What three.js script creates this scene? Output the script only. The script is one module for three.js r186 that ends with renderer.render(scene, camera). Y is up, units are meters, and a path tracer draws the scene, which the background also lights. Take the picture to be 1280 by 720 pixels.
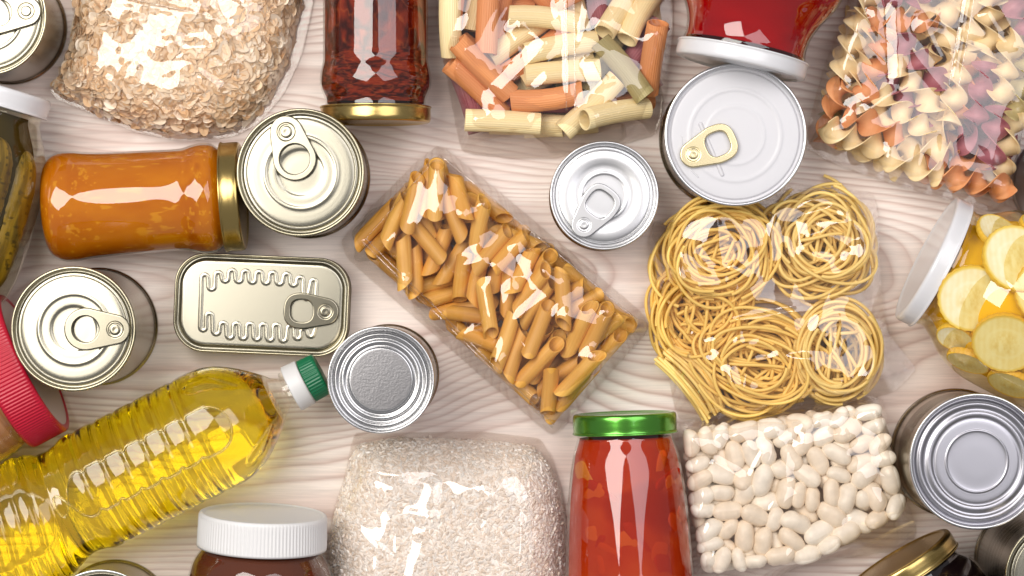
import * as THREE from 'three';
import { mergeGeometries } from 'three/addons/utils/BufferGeometryUtils.js';
import { RectAreaLightUniformsLib } from 'three/addons/lights/RectAreaLightUniformsLib.js';

// ---------------------------------------------------------------- camera, light, exposure
const CAM_H = 1.7, PX = 0.0005;                       // camera height; metres per photo pixel on the table
const scene = new THREE.Scene();
const camera = new THREE.PerspectiveCamera(2 * Math.atan(360 * PX / CAM_H) * 180 / Math.PI, 16 / 9, 0.1, 12);
camera.position.set(0, CAM_H, 0); camera.up.set(0, 0, -1); camera.lookAt(0, 0, 0);
const renderer = new THREE.WebGLRenderer({ antialias: true });
renderer.toneMapping = THREE.LinearToneMapping;
renderer.toneMappingExposure = 1.17;
renderer.shadowMap.enabled = true;
scene.background = new THREE.Color().setRGB(0.24, 0.235, 0.24);   // the pale studio all round
RectAreaLightUniformsLib.init();
const SOFTBOXES = [
  { name: 'softbox_lamp', at: [-0.64, 1.46, -0.42], w: 0.98, h: 0.98, power: 6.2, color: [1, 0.955, 0.90], label: 'large bright square softbox hung beside the camera' },
  { name: 'softbox_lamp_001', at: [0.62, 1.46, -0.42], w: 0.98, h: 0.98, power: 2.1, color: [0.97, 0.955, 1], label: 'dimmer square softbox hung beside the camera' },
];
for (const s of SOFTBOXES) {
  const g = new THREE.Group(); g.name = s.name; g.position.set(...s.at);
  g.userData = { label: s.label, category: 'lamp' };
  g.lookAt(0, 0, 0.02);
  const front = new THREE.Mesh(new THREE.PlaneGeometry(s.w, s.h), new THREE.MeshStandardMaterial({ color: 0xffffff, emissive: new THREE.Color().setRGB(...s.color), emissiveIntensity: 0.25, roughness: 0.9 }));
  front.name = 'lamp_diffuser'; g.add(front);
  const hs = new THREE.Mesh(new THREE.BoxGeometry(s.w + 0.02, s.h + 0.02, 0.12), new THREE.MeshStandardMaterial({ color: 0x0d0d0d, roughness: 0.8 }));
  hs.name = 'housing'; hs.position.z = -0.065; g.add(hs);
  const l = new THREE.RectAreaLight(new THREE.Color().setRGB(...s.color), s.power, s.w, s.h);
  l.name = 'lamp_light'; l.position.z = 0.006; l.rotation.y = Math.PI; g.add(l);
  scene.add(g);
}

// ---------------------------------------------------------------- helpers
const V3 = (x, y, z) => new THREE.Vector3(x, y, z);
const S = (h) => PX * (1 - h / CAM_H);
const P = (px, py, h = 0) => V3((px - 640) * S(h), h, (py - 360) * S(h));
const lerp = (a, b, t) => a + (b - a) * t, clamp = (x, a = 0, b = 1) => Math.max(a, Math.min(b, x));
const sstep = (a, b, x) => { const t = clamp((x - a) / (b - a)); return t * t * (3 - 2 * t); };
function rng(seed) { let a = seed >>> 0; return () => { a = (a + 0x6D2B79F5) | 0; let t = Math.imul(a ^ (a >>> 15), 1 | a); t = (t + Math.imul(t ^ (t >>> 7), 61 | t)) ^ t; return ((t ^ (t >>> 14)) >>> 0) / 4294967296; }; }
function hash2(x, y, s) { let h = Math.imul(x, 374761393) + Math.imul(y, 668265263) + Math.imul(s, 974634721); h = Math.imul(h ^ (h >>> 13), 1274126177); return ((h ^ (h >>> 16)) >>> 0) / 4294967296; }
function noise(x, y, s = 0) {
  const xi = Math.floor(x), yi = Math.floor(y), fx = x - xi, fy = y - yi, u = fx * fx * fx * (fx * (fx * 6 - 15) + 10), v = fy * fy * fy * (fy * (fy * 6 - 15) + 10);
  return lerp(lerp(hash2(xi, yi, s), hash2(xi + 1, yi, s), u), lerp(hash2(xi, yi + 1, s), hash2(xi + 1, yi + 1, s), u), v) * 2 - 1;
}
function fbm(x, y, o = 4, s = 0) { let a = 0, w = 0.5; for (let i = 0; i < o; i++) { a += w * noise(x, y, s + i * 17); x = x * 2.03 + 11.3; y = y * 2.01 + 7.7; w *= 0.5; } return a; }
const usedNames = new Map();
function numbered(n) { const k = usedNames.get(n) || 0; usedNames.set(n, k + 1); return k ? `${n}_${String(k).padStart(3, '0')}` : n; }
function thing(name, label, category, group) {
  const g = new THREE.Group(); g.name = numbered(name); g.userData = { label, category }; if (group) g.userData.group = group; scene.add(g); return g;
}
function part(name, geo, mat, parent, label) {
  const m = new THREE.Mesh(geo, mat); m.name = name; if (label) m.userData.label = label; m.castShadow = m.receiveShadow = true; parent.add(m); return m;
}
function solo(name, geo, mat, label, category, group) {
  const m = new THREE.Mesh(geo, mat); m.name = numbered(name); m.userData = { label, category }; if (group) m.userData.group = group; m.castShadow = m.receiveShadow = true; scene.add(m); return m;
}
function tex(w, h, fn, srgb = true, repeat) {
  const d = new Uint8Array(w * h * 4);
  for (let y = 0, k = 0; y < h; y++) for (let x = 0; x < w; x++, k += 4) {
    const c = fn(x / w, y / h); d[k] = clamp(c[0]) * 255; d[k + 1] = clamp(c[1]) * 255; d[k + 2] = clamp(c[2]) * 255; d[k + 3] = 255;
  }
  const t = new THREE.DataTexture(d, w, h); t.magFilter = THREE.LinearFilter; t.minFilter = THREE.LinearMipmapLinearFilter; t.generateMipmaps = true;
  t.wrapS = t.wrapT = THREE.RepeatWrapping; if (srgb) t.colorSpace = THREE.SRGBColorSpace; if (repeat) t.repeat.set(...repeat); t.needsUpdate = true; return t;
}
const mix3 = (a, b, t) => [lerp(a[0], b[0], t), lerp(a[1], b[1], t), lerp(a[2], b[2], t)];
const rgb = (r, g, b) => [r / 255, g / 255, b / 255];
const col = (r, g, b) => new THREE.Color().setRGB(r / 255, g / 255, b / 255, THREE.SRGBColorSpace);
const std = (o) => new THREE.MeshStandardMaterial({ side: THREE.DoubleSide, ...o });
const phys = (o) => new THREE.MeshPhysicalMaterial({ side: THREE.DoubleSide, ...o });
// a sheet of points: rows x columns of [x, y, z]
function sheet(nu, nv, fn, closeU = false) {
  const pos = [], uv = [], idx = [];
  for (let j = 0; j <= nv; j++) for (let i = 0; i <= nu; i++) { const p = fn(i / nu, j / nv); pos.push(p[0], p[1], p[2]); uv.push(i / nu, j / nv); }
  for (let j = 0; j < nv; j++) for (let i = 0; i < nu; i++) { const a = j * (nu + 1) + i, b = a + 1, c = a + nu + 1, d = c + 1; idx.push(a, c, b, b, c, d); }
  const g = new THREE.BufferGeometry();
  g.setAttribute('position', new THREE.Float32BufferAttribute(pos, 3)); g.setAttribute('uv', new THREE.Float32BufferAttribute(uv, 2)); g.setIndex(idx); g.computeVertexNormals();
  if (closeU) { const n = g.attributes.normal; for (let j = 0; j <= nv; j++) { const a = j * (nu + 1), b = a + nu; const x = n.getX(a) + n.getX(b), y = n.getY(a) + n.getY(b), z = n.getZ(a) + n.getZ(b), l = Math.hypot(x, y, z) || 1; n.setXYZ(a, x / l, y / l, z / l); n.setXYZ(b, x / l, y / l, z / l); } }
  return g;
}
function strip(g) { const o = g.index ? g.toNonIndexed() : g.clone(); for (const k of Object.keys(o.attributes)) if (!['position', 'normal', 'uv'].includes(k)) o.deleteAttribute(k); return o; }
const merge = (list) => mergeGeometries(list.map(strip));
function smoothProfile(pts, n) { const c = new THREE.CatmullRomCurve3(pts.map(([r, y]) => V3(r, y, 0)), false, 'centripetal'); return c.getPoints(n).map((p) => new THREE.Vector2(Math.max(0, p.x), p.y)); }
const lathe = (pts, seg = 72) => new THREE.LatheGeometry(pts, seg, Math.PI, Math.PI * 2);

// ---------------------------------------------------------------- materials
const FILM = phys({ color: new THREE.Color().setRGB(0.962, 0.947, 0.932), transmission: 1, thickness: 0, roughness: 0.03, ior: 1.8 });
const GLASS = phys({ color: 0xf6f6f4, transmission: 1, thickness: 0, roughness: 0.01, ior: 1.72 });
const inGlass = (o) => phys({ roughness: 0.9, specularIntensity: 0, ...o });
const M = {
  goldTin: std({ color: new THREE.Color().setRGB(0.355, 0.335, 0.268), metalness: 1, roughness: 0.26 }),
  goldTab: std({ color: new THREE.Color().setRGB(0.30, 0.278, 0.212), metalness: 1, roughness: 0.2 }),
  goldRim: std({ color: new THREE.Color().setRGB(0.34, 0.31, 0.22), metalness: 1, roughness: 0.22 }),
  silver: std({ color: new THREE.Color().setRGB(0.60, 0.60, 0.605), metalness: 1, roughness: 0.22 }),
  silverDull: std({ color: new THREE.Color().setRGB(0.46, 0.455, 0.49), metalness: 1, roughness: 0.34 }),
  silverRough: std({ color: new THREE.Color().setRGB(0.25, 0.245, 0.25), metalness: 1, roughness: 0.36 }),
  canSide: std({ color: new THREE.Color().setRGB(0.44, 0.40, 0.33), metalness: 1, roughness: 0.26 }),
  enamel: phys({ color: new THREE.Color().setRGB(0.66, 0.655, 0.68), roughness: 0.45, clearcoat: 0.25, clearcoatRoughness: 0.25 }),
  brass: std({ color: new THREE.Color().setRGB(0.72, 0.62, 0.38), metalness: 1, roughness: 0.26 }),
  goldLid: std({ color: new THREE.Color().setRGB(0.52, 0.38, 0.14), metalness: 1, roughness: 0.24 }),
  greenLid: phys({ color: new THREE.Color().setRGB(0.10, 0.36, 0.04), metalness: 0.85, roughness: 0.24, clearcoat: 0.6 }),
  whiteLid: phys({ color: new THREE.Color().setRGB(0.74, 0.74, 0.76), roughness: 0.28, clearcoat: 0.5, clearcoatRoughness: 0.1 }),
  whitePlastic: std({ color: new THREE.Color().setRGB(0.76, 0.755, 0.75), roughness: 0.42 }),
  redPlastic: phys({ color: new THREE.Color().setRGB(0.50, 0.006, 0.03), roughness: 0.36 }),
  greenPlastic: phys({ color: new THREE.Color().setRGB(0.005, 0.16, 0.065), roughness: 0.32 }),
};

// ---------------------------------------------------------------- the table
{
  const W = 0.74, HH = 0.42;
  const base = rgb(237, 223, 214), pale = rgb(246, 236, 228), line = rgb(206, 181, 170), deep = rgb(184, 154, 143);
  const t = tex(2048, 1160, (u, v) => {
    const x = u * W * 1000, y = v * HH * 1000;                                   // millimetres
    const wx = fbm(x / 160, y / 60, 3, 5) * 16 + fbm(x / 45, y / 16, 2, 9) * 2.2;
    const yy = y + wx - 210, zz = 30 + (x - 330) * 0.16 + 46 * fbm(x / 210 + 3, y / 95, 2, 31);
    const r = Math.sqrt(yy * yy * 0.75 + zz * zz * 1.4);
    const pitch = 5.2 + 1.6 * noise(r / 26, 0.5, 77);
    let d = (r / pitch) % 1; d = d < 0.7 ? d / 0.7 : (1 - d) / 0.3;
    const amp = 0.35 + 0.65 * clamp(0.55 + 0.9 * fbm(x / 120, y / 34, 3, 51));
    const ring = Math.pow(d, 1.9) * amp;
    const fib = fbm(x / 14, y / 0.55, 3, 71), fib2 = fbm(x / 60, y / 1.6, 2, 81);
    let c = mix3(base, pale, clamp(0.5 + fbm(x / 70, y / 22, 3, 91)));
    c = mix3(c, line, clamp(ring * 0.95));
    c = mix3(c, deep, clamp(Math.pow(d, 6) * amp * 0.45));
    const pat = sstep(0.16, 0.42, fbm(x / 55 + 7, y / 20, 3, 121)); c = mix3(c, rgb(214, 192, 182), pat * 0.45);
    const f = 1 + fib * 0.05 + fib2 * 0.05;
    return [c[0] * f, c[1] * f, c[2] * f];
  });
  const bump = tex(1024, 580, (u, v) => { const x = u * W * 1000, y = v * HH * 1000; const b = 0.5 + 0.35 * fbm(x / 18, y / 0.8, 3, 71); return [b, b, b]; }, false);
  const g = new THREE.BoxGeometry(1.5, 0.03, 1.1); const p = g.attributes.position, uv = g.attributes.uv;
  for (let i = 0; i < p.count; i++) uv.setXY(i, (p.getX(i) + W / 2) / W, (p.getZ(i) + HH / 2) / HH);
  const m = new THREE.Mesh(g, std({ map: t, bumpMap: bump, bumpScale: 0.00012, roughness: 0.55 }));
  m.name = 'wooden_table_top'; m.position.y = -0.015; m.receiveShadow = true; m.castShadow = true;
  m.userData = { kind: 'structure', label: 'whitewashed pine table top with wavy grain', category: 'table' }; scene.add(m);
}

// ---------------------------------------------------------------- cans
const RIM = [[1.0, -3.4], [1.004, -2.2], [1.004, -0.7], [0.994, -0.12], [0.98, 0], [0.966, -0.12], [0.957, -0.7], [0.951, -3.2], [0.942, -4.0], [0.928, -4.2], [0.913, -4.0], [0.902, -3.2], [0.89, -2.75]];
const LIDS = {
  easy: [[0.872, -2.62], [0.858, -2.6], [0.853, -2.68], [0.846, -3.0], [0.839, -2.68], [0.834, -2.6], [0.79, -2.35], [0.70, -2.25], [0.62, -2.25], [0.60, -2.12], [0.575, -1.72], [0.55, -1.72], [0.525, -2.12], [0.505, -2.25], [0.42, -2.28], [0.38, -2.45], [0.345, -3.05], [0.31, -3.2], [0.15, -3.2], [0, -3.2]],
  tuna: [[0.872, -2.7], [0.858, -2.6], [0.853, -2.68], [0.846, -3.0], [0.839, -2.68], [0.80, -2.3], [0.70, -1.9], [0.62, -2.3], [0.55, -2.9], [0.48, -3.0], [0.455, -2.8], [0.435, -2.5], [0.41, -2.5], [0.385, -2.9], [0.36, -3.0], [0.2, -3.0], [0, -3.0]],
  enamel: [[0.87, -2.6], [0.84, -2.5], [0.78, -2.4], [0.70, -2.4], [0.68, -2.25], [0.655, -1.75], [0.63, -1.75], [0.605, -2.25], [0.585, -2.4], [0.46, -2.4], [0.44, -2.25], [0.415, -1.8], [0.39, -1.8], [0.365, -1.95], [0.33, -2.0], [0.15, -2.0], [0, -2.0]],
  rings: [[0.875, -2.3], [0.855, -1.9], [0.83, -2.1], [0.80, -3.1], [0.775, -3.3], [0.75, -2.7], [0.725, -2.2], [0.695, -2.3], [0.665, -3.1], [0.64, -3.2], [0.61, -2.4], [0.585, -1.9], [0.565, -1.85]],
  steps: [[0.875, -2.4], [0.85, -1.8], [0.82, -1.9], [0.795, -2.8], [0.77, -3.1], [0.745, -2.7], [0.72, -2.1], [0.70, -2.0], [0.675, -2.2], [0.65, -3.0], [0.625, -3.1], [0.60, -2.85], [0.50, -2.75], [0.475, -2.7], [0.462, -2.35], [0.448, -2.3], [0.435, -2.6], [0.41, -2.75], [0.2, -2.75], [0, -2.75]],
};
function latheLid(R, pts, seg = 96, relief = 1) { return lathe(smoothProfile(pts.map(([r, y]) => [r * R, (r < 0.83 ? -2.4 + (y + 2.4) * relief : y) / 1000]), 170), seg); }
// pull tab in its own plane: rivet at the origin, ring towards +x; big ring radius a, small end b, distance d
function tabGeo(a, b, d, hole, square = 0) {
  const out = new THREE.Shape(); const n = 22, pts = [];
  const ang = Math.acos(clamp((a - b) / d, -1, 1));
  const sq = (t) => { const c = Math.cos(t), s = Math.sin(t), p = 2 + square; return 1 / Math.pow(Math.pow(Math.abs(c), p) + Math.pow(Math.abs(s), p), 1 / p); };
  for (let i = 0; i <= n; i++) { const t = -(Math.PI - ang) + (2 * (Math.PI - ang)) * i / n; const k = sq(t); pts.push(new THREE.Vector2(d + a * k * Math.cos(t), a * k * Math.sin(t))); }
  for (let i = 0; i <= n; i++) { const t = (Math.PI - ang) + (2 * ang) * i / n; pts.push(new THREE.Vector2(b * Math.cos(t), b * Math.sin(t))); }
  out.setFromPoints(pts);
  const h = new THREE.Path(); const hp = []; for (let i = 0; i <= 32; i++) { const t = -i / 32 * Math.PI * 2, k = sq(t); hp.push(new THREE.Vector2(d + hole * k * Math.cos(t), hole * k * Math.sin(t))); } h.setFromPoints(hp); out.holes.push(h);
  const rh = new THREE.Path(); rh.absarc(0, 0, b * 0.66, 0, Math.PI * 2, true); out.holes.push(rh);
  const g = new THREE.ExtrudeGeometry(out, { depth: 0.0005, bevelEnabled: true, bevelSize: 0.0008, bevelThickness: 0.0008, bevelSegments: 4, curveSegments: 20 });
  g.rotateX(-Math.PI / 2); return g;            // shape x stays, shape y -> -z, thickness up
}
function pullTab(parent, y, rivet, ring, a, b, hole, mat, square, topH) {
  const pr = P(rivet[0], rivet[1], topH), pg = P(ring[0], ring[1], topH), k = S(topH);
  const d = pr.distanceTo(pg), g = tabGeo(a * k, b * k, d, hole * k, square);
  const t = part('pull_tab', g, mat, parent);
  t.position.set(pr.x - parent.position.x, y + 0.0018, pr.z - parent.position.z); t.rotation.y = -Math.atan2(pg.z - pr.z, pg.x - pr.x); t.rotation.z = 0.02;
  const rb = b * k * 0.60;
  const rv = part('rivet', lathe(smoothProfile([[0, 1.5], [rb * 550, 1.5], [rb * 620, 1.25], [rb * 700, 1.15], [rb * 950, 1.2], [rb * 1000, 0.9], [rb * 1010, -1.2]].map(([r, yy]) => [r / 1000, yy / 1000]), 30), 32), mat, t);
  rv.position.y = 0.0003;
  return t;
}
function can(o) {
  const h = o.h, k = S(h), R = o.r * k, c = P(o.px, o.py, h);
  const g = thing(o.name || 'tin_can', o.label, 'can', o.group); g.position.set(c.x, 0, c.z);
  const body = [[0, 1.2], [R * 0.9, 1.2], [R * 0.94, 0.2], [R * 0.985, 0.0], [R * 1.004, 0.5], [R * 1.004, 2.4], [R * 0.995, 3.0], [R * 0.965, 3.3], [R * 0.962, 5]];
  const bh = h * 1000;
  if (o.beads) { const n = o.beads, y0 = bh * 0.3, y1 = bh * 0.7; for (let i = 0; i < n; i++) { const y = lerp(y0, y1, i / (n - 1)); const dy = (y1 - y0) / (n - 1) / 2; body.push([R * 0.964, y], [R * 0.948, y + dy * 0.9]); } body.push([R * 0.964, y1 + 3]); }
  body.push([R * 0.964, bh - 6], [R * 0.985, bh - 4.2], [R * 0.995, bh - 3.4]);
  part('body', lathe(body.map(([r, y]) => new THREE.Vector2(r, y / 1000)), 96), o.side || M.canSide, g);
  const lid = part('lid', latheLid(R, [...RIM.slice(7), ...LIDS[o.lid]], 96, o.relief ?? 0.55), o.lidMat, g); lid.position.y = h;
  const rim = part('rim', latheLid(R, RIM.slice(0, 8)), o.rimMat || o.lidMat, g); rim.position.y = h;
  if (o.lid === 'rings') {
    const cg = lathe([[0, -1.8], [0.555 * R * 1000, -1.8], [0.572 * R * 1000, -2.1]].map(([r, y]) => new THREE.Vector2(r / 1000, y / 1000)), 64);
    { const p = cg.attributes.position, uv = cg.attributes.uv; for (let i = 0; i < p.count; i++) uv.setXY(i, p.getX(i) / 0.05 + 0.5, p.getZ(i) / 0.05 + 0.5); }
    const cen = part('embossed_centre', cg, o.centreMat, g); cen.position.y = h;
  }
  if (o.tab) pullTab(g, h - (o.tabDepth ?? 0.0022), o.tab.rivet, o.tab.ring, o.tab.a, o.tab.b, o.tab.hole, o.tab.mat || (o.lidMat === M.goldTin ? M.goldTab : o.lidMat), o.tab.square || 0, h);
  if (o.extra) o.extra(g, R, h);
  return g;
}
{ // speckled tin for worn silver lids
  const speck = tex(256, 256, (u, v) => { const n = 0.55 + 0.5 * fbm(u * 60, v * 60, 3, 3) + 0.25 * fbm(u * 9, v * 9, 2, 8); return [n, n, n]; }, false);
  M.silverRough.bumpMap = speck; M.silverRough.bumpScale = 0.00007;
  M.tunaTin = std({ color: new THREE.Color().setRGB(0.62, 0.62, 0.625), metalness: 1, roughness: 0.30 });
}
can({ px: 375.5, py: 215.5, r: 80, h: 0.068, lid: 'easy', lidMat: M.goldTin, rimMat: M.goldRim, label: 'pale gold can with ring pull, touching the oats bag and the orange jar lid', tab: { rivet: [358, 165], ring: [368.5, 199], a: 25.5, b: 19, hole: 20.5 } });
can({ px: 91.5, py: 411, r: 78, h: 0.102, lid: 'easy', lidMat: M.goldTin, rimMat: M.goldRim, label: 'tall pale gold can with ring pull, overhanging the red ribbed cap', tab: { rivet: [144, 412], ring: [107, 411.5], a: 25, b: 17, hole: 18 } });
can({ px: -16, py: 20, r: 74, h: 0.0765, lid: 'easy', lidMat: M.goldTin, rimMat: M.goldRim, label: 'pale gold can with ring pull between oats bag and pickle jar', tab: { rivet: [33, 14], ring: [-2, 16], a: 25, b: 17, hole: 18 } });
can({ px: 755.5, py: 244.5, r: 68, h: 0.045, lid: 'tuna', lidMat: M.tunaTin, label: 'small bright silver can with ring pull between penne and rigatoni bags', tab: { rivet: [730, 281], ring: [750, 255], a: 22, b: 14.5, hole: 17.5, square: 0.9 } });
can({ px: 919.5, py: 168.5, r: 89, h: 0.06, lid: 'enamel', lidMat: M.enamel, rimMat: M.silver, label: 'wide can with white enamelled lid and brass ring pull', tab: { rivet: [866.5, 193], ring: [897, 180], a: 22.5, b: 15, hole: 16.5, mat: M.brass, square: 0.8 },
  extra(g, R, h) {
    const bar = (x0, y0, x1, y1, w) => { const a = P(x0, y0, h), b = P(x1, y1, h); const c = new THREE.CapsuleGeometry(w * S(h), a.distanceTo(b), 4, 10); const m = part('stiffening_bead', c, M.enamel, g); m.position.set((a.x + b.x) / 2 - g.position.x, h - 0.0027, (a.z + b.z) / 2 - g.position.z); m.quaternion.setFromUnitVectors(V3(0, 1, 0), b.clone().sub(a).normalize()); };
    bar(876, 155, 903, 218, 3); bar(852, 171, 853, 180, 1.2); bar(864, 212, 873, 221, 1.4);
  } });
can({ px: 476, py: 475, r: 67, h: 0.105, lid: 'rings', relief: 0.9, lidMat: M.silver, rimMat: M.silver, centreMat: M.silverRough, side: M.canSide, beads: 5, label: 'silver can with concentric rings and speckled centre beside the green bottle cap' });
can({ px: 1222, py: 577, r: 85, h: 0.084, lid: 'steps', relief: 0.8, lidMat: M.silverDull, rimMat: M.silver, beads: 6, label: 'wide dull silver can with stepped rings beside the white beans' });
can({ px: 126, py: 787, r: 75, h: 0.062, lid: 'rings', lidMat: M.goldTin, rimMat: M.silver, centreMat: M.goldTin, label: 'can with pale rim between oil bottle and chocolate jar' });
can({ px: 1329, py: 722, r: 72, h: 0.11, lid: 'easy', lidMat: M.goldTin, rimMat: M.goldRim, beads: 6, label: 'dark sided can with pale gold lid next to the black jar' });
can({ px: 1377, py: 222, r: 74, h: 0.1, lid: 'easy', lidMat: M.goldTin, rimMat: M.goldRim, side: M.silverDull, label: 'dull grey can beside the spiral pasta bag' });

// ---------------------------------------------------------------- sardine tin
{
  const h = 0.024, k = S(h), c = P(326.7, 381, h), A = 109.5 * k, B = 62 * k, C = 39 * k;
  const g = thing('sardine_tin', 'flat rounded rectangular gold tin with embossed serpentine bead and ring pull', 'tin'); g.position.set(c.x, 0, c.z); g.rotation.y = -2.5 * Math.PI / 180;
  const outline = (inset, n = 24) => { const a = A - inset, b = B - inset, r = Math.max(C - inset * 0.8, 0.002), o = []; for (let q = 0; q < 4; q++) { const sx = [1, -1, -1, 1][q], sz = [1, 1, -1, -1][q]; for (let i = 0; i <= n; i++) { const t = (q + i / n) * Math.PI / 2; o.push([sx * (a - r) + r * Math.cos(t), sz * (b - r) + r * Math.sin(t)]); } } o.push(o[0]); return o; };
  const loft = (rings) => { const ol = rings.map(([ins]) => outline(ins / 1000)); const n = ol[0].length - 1; return sheet(n, rings.length - 1, (u, v) => { const j = Math.round(v * (rings.length - 1)), i = Math.round(u * n); return [ol[j][i][0], rings[j][1] / 1000, ol[j][i][1]]; }, true); };
  const T = h * 1000;
  const fine = (rings, n = 40) => smoothProfile(rings, n).map((p) => [p.x, p.y]);
  part('body', loft([[1.2, 0], [0.3, 0.4], [0.2, 1.6], [1.0, 2.6], [1.2, 5], [1.2, T - 4], [0.6, T - 3]]), M.goldRim, g);
  part('rim', loft(fine([[0.5, T - 3], [0.0, T - 2.4], [0.0, T - 0.6], [0.35, T - 0.1], [0.8, T], [1.25, T - 0.15], [1.6, T - 0.8], [1.9, T - 2.4]])), M.goldRim, g);
  const top = loft([...fine([[1.85, T - 2.4], [2.2, T - 3.0], [2.8, T - 3.1], [3.6, T - 2.7], [4.6, T - 1.9], [5.5, T - 1.7], [7.5, T - 1.65]], 34), [12, T - 1.62], [16, T - 1.6]]);
  const flat = new THREE.ShapeGeometry(new THREE.Shape(outline(0.0155).map(([x, z]) => new THREE.Vector2(x, -z)))); flat.rotateX(-Math.PI / 2); flat.translate(0, (T - 1.601) / 1000, 0);
  part('lid', merge([top, flat]), M.goldTin, g);
  const Z = (x, y) => { const p = P(210 + x / 5.143, 310 + y / 5.143, h); const v = p.sub(c); const a = 2.5 * Math.PI / 180; return V3(v.x * Math.cos(a) + v.z * Math.sin(a), (T - 1.75) / 1000, -v.x * Math.sin(a) + v.z * Math.cos(a)); };
  const topx = [235, 322, 410, 497, 585, 672, 762, 848], topy = [172, 157, 142, 147, 152, 157, 166, 188], boty = [268, 216, 219, 224, 229, 234, 242];
  const path = [], turn = (x, y, up, w) => { for (let i = 0; i <= 6; i++) { const t = Math.PI * i / 6; path.push(Z(x - w * Math.cos(t), y + up * w * (1 - Math.sin(t)))); } };
  path.push(Z(205, 500), Z(212, 300));
  topx.forEach((x, i) => { turn(x, topy[i], 1, 20); if (i < 7) turn(x + 44, boty[i], -1, 20); });
  path.push(Z(870, 300)); path.push(Z(888, 330)); turn(935, 205, 1, 18);
  path.push(Z(950, 300), Z(945, 520)); const back = (x, y, up, w) => { for (let i = 0; i <= 6; i++) { const t = Math.PI * i / 6; path.push(Z(x + w * Math.cos(t), y + up * w * (1 - Math.sin(t)))); } };
  back(916, 570, -1, 20); back(873, 520, 1, 20);
  const bx = [832, 740, 655, 570, 482, 397, 308], by = [585, 600, 595, 590, 585, 580, 555], bt = [500, 492, 490, 486, 484, 480, 420];
  bx.forEach((x, i) => { back(x, by[i], -1, 20); back(x - 44, bt[i], 1, 20); });
  back(224, 530, -1, 18);
  const tube = new THREE.TubeGeometry(new THREE.CatmullRomCurve3(path, true, 'centripetal'), 700, 0.0017, 8, true); { const p = tube.attributes.position; for (let i = 0; i < p.count; i++) p.setY(i, (T - 1.75) / 1000 + (p.getY(i) - (T - 1.75) / 1000) * 0.28); tube.computeVertexNormals(); }
  part('embossed_bead', tube, M.goldTin, g);
  const gr = g.rotation.y; g.rotation.y = 0; const t = pullTab(g, h - 0.0012, [407, 386], [377.5, 385], 21, 15.5, 15.5, M.goldTab, 0.6, h); g.rotation.y = gr; t.rotation.y -= gr;
}

// ---------------------------------------------------------------- jars lying on the table
// local y runs along the jar from the lid end to the base, local z is up, origin on the axis at the lid's flat end
function lay(g, px, py, dirx, diry, axisH, tilt = 0) {
  const c = P(px, py, axisH); const d = V3(dirx, 0, diry).normalize(); d.y = -Math.tan(tilt); d.normalize();
  const x = V3().crossVectors(d, V3(0, 1, 0)).normalize(), z = V3().crossVectors(x, d);
  const m = new THREE.Matrix4().makeBasis(x, d, z).setPosition(c); g.applyMatrix4(m); return g;
}
function knurled(r0, prof, n, depth, seg = 4) { // prof: [[r, y, knurl 0..1]]
  return sheet(n * seg, prof.length - 1, (u, v) => { const j = Math.round(v * (prof.length - 1)); const [r, y, kk] = prof[j]; const th = Math.PI + u * Math.PI * 2; const rr = r - depth * kk * (0.5 - 0.5 * Math.cos(u * n * Math.PI * 2)); return [rr * Math.sin(th), y, rr * Math.cos(th)]; }, true);
}
// jar: px profile [[t, r]] for the glass, lid given as radius, start and end
function jar(o) {
  const maxR = Math.max(...o.glass.map((p) => p[1]), o.lid.r), k = S(maxR * PX), axisH = maxR * k;
  const g = thing(o.name, o.label, 'jar'); lay(g, o.px, o.py, o.dir[0], o.dir[1], axisH + (o.lift || 0), o.tilt || 0);
  const prof = smoothProfile(o.glass.map(([t, r]) => [r * k, t * k]), 90);
  const end = prof[prof.length - 1];
  part('glass', lathe([...prof, new THREE.Vector2(0, end.y - 0.0015)], 96), o.glassMat || GLASS, g);
  const wall = (o.wall ?? 1.3) / 1000;
  const cut = prof.filter((p) => p.y > (o.fillFrom ?? 0) * k).map((p) => new THREE.Vector2(Math.max(p.x - wall, 0.0005), p.y));
  if (o.contents) {
    const last = cut[cut.length - 1];
    const cg = lathe([new THREE.Vector2(0, cut[0].y), ...cut, new THREE.Vector2(0, last.y - 0.003)], 96);
    const cm = part(o.contentsName || 'contents', cg, o.contents, g); if (o.cut) cm.position.y = 0;
  }
  const L = o.lid, r = L.r * k, hh = L.h * k;
  if (L.knurl) {
    const p = [[0, 0.0012, 0], [r * 0.90, 0.0012, 0], [r * 0.925, 0.0002, 0], [r * 0.955, 0, 0], [r * 0.985, 0.0006, 0], [r * 1.0, 0.0022, 0.4], [r, 0.004, 1], [r * 1.006, hh * 0.5, 1], [r * 1.012, hh - 0.003, 1], [r * 1.012, hh - 0.0015, 0.3], [r * 1.008, hh, 0], [r * 0.95, hh, 0]];
    part('lid', knurled(r, p, L.knurl, L.depth || 0.0007), L.mat, g);
  } else {
    const p = [[0, 1.0], [0.80 * r * 1000, 1.0], [0.86 * r * 1000, 0.75], [0.90 * r * 1000, 0.15], [0.945 * r * 1000, 0.05], [0.982 * r * 1000, 0.7], [0.998 * r * 1000, 2.2], [r * 1000, hh * 500], [r * 1000, hh * 1000 - 1.6], [r * 1012, hh * 1000 - 1.0], [r * 1012, hh * 1000 - 0.3], [r * 995, hh * 1000], [r * 950, hh * 1000 - 0.1]];
    part('lid', lathe(smoothProfile(p.map(([a, b]) => [a / 1000, b / 1000]), 70), 96), L.mat, g);
  }
  if (o.extra) o.extra(g, k, maxR * k, prof);
  return g;
}
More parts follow.
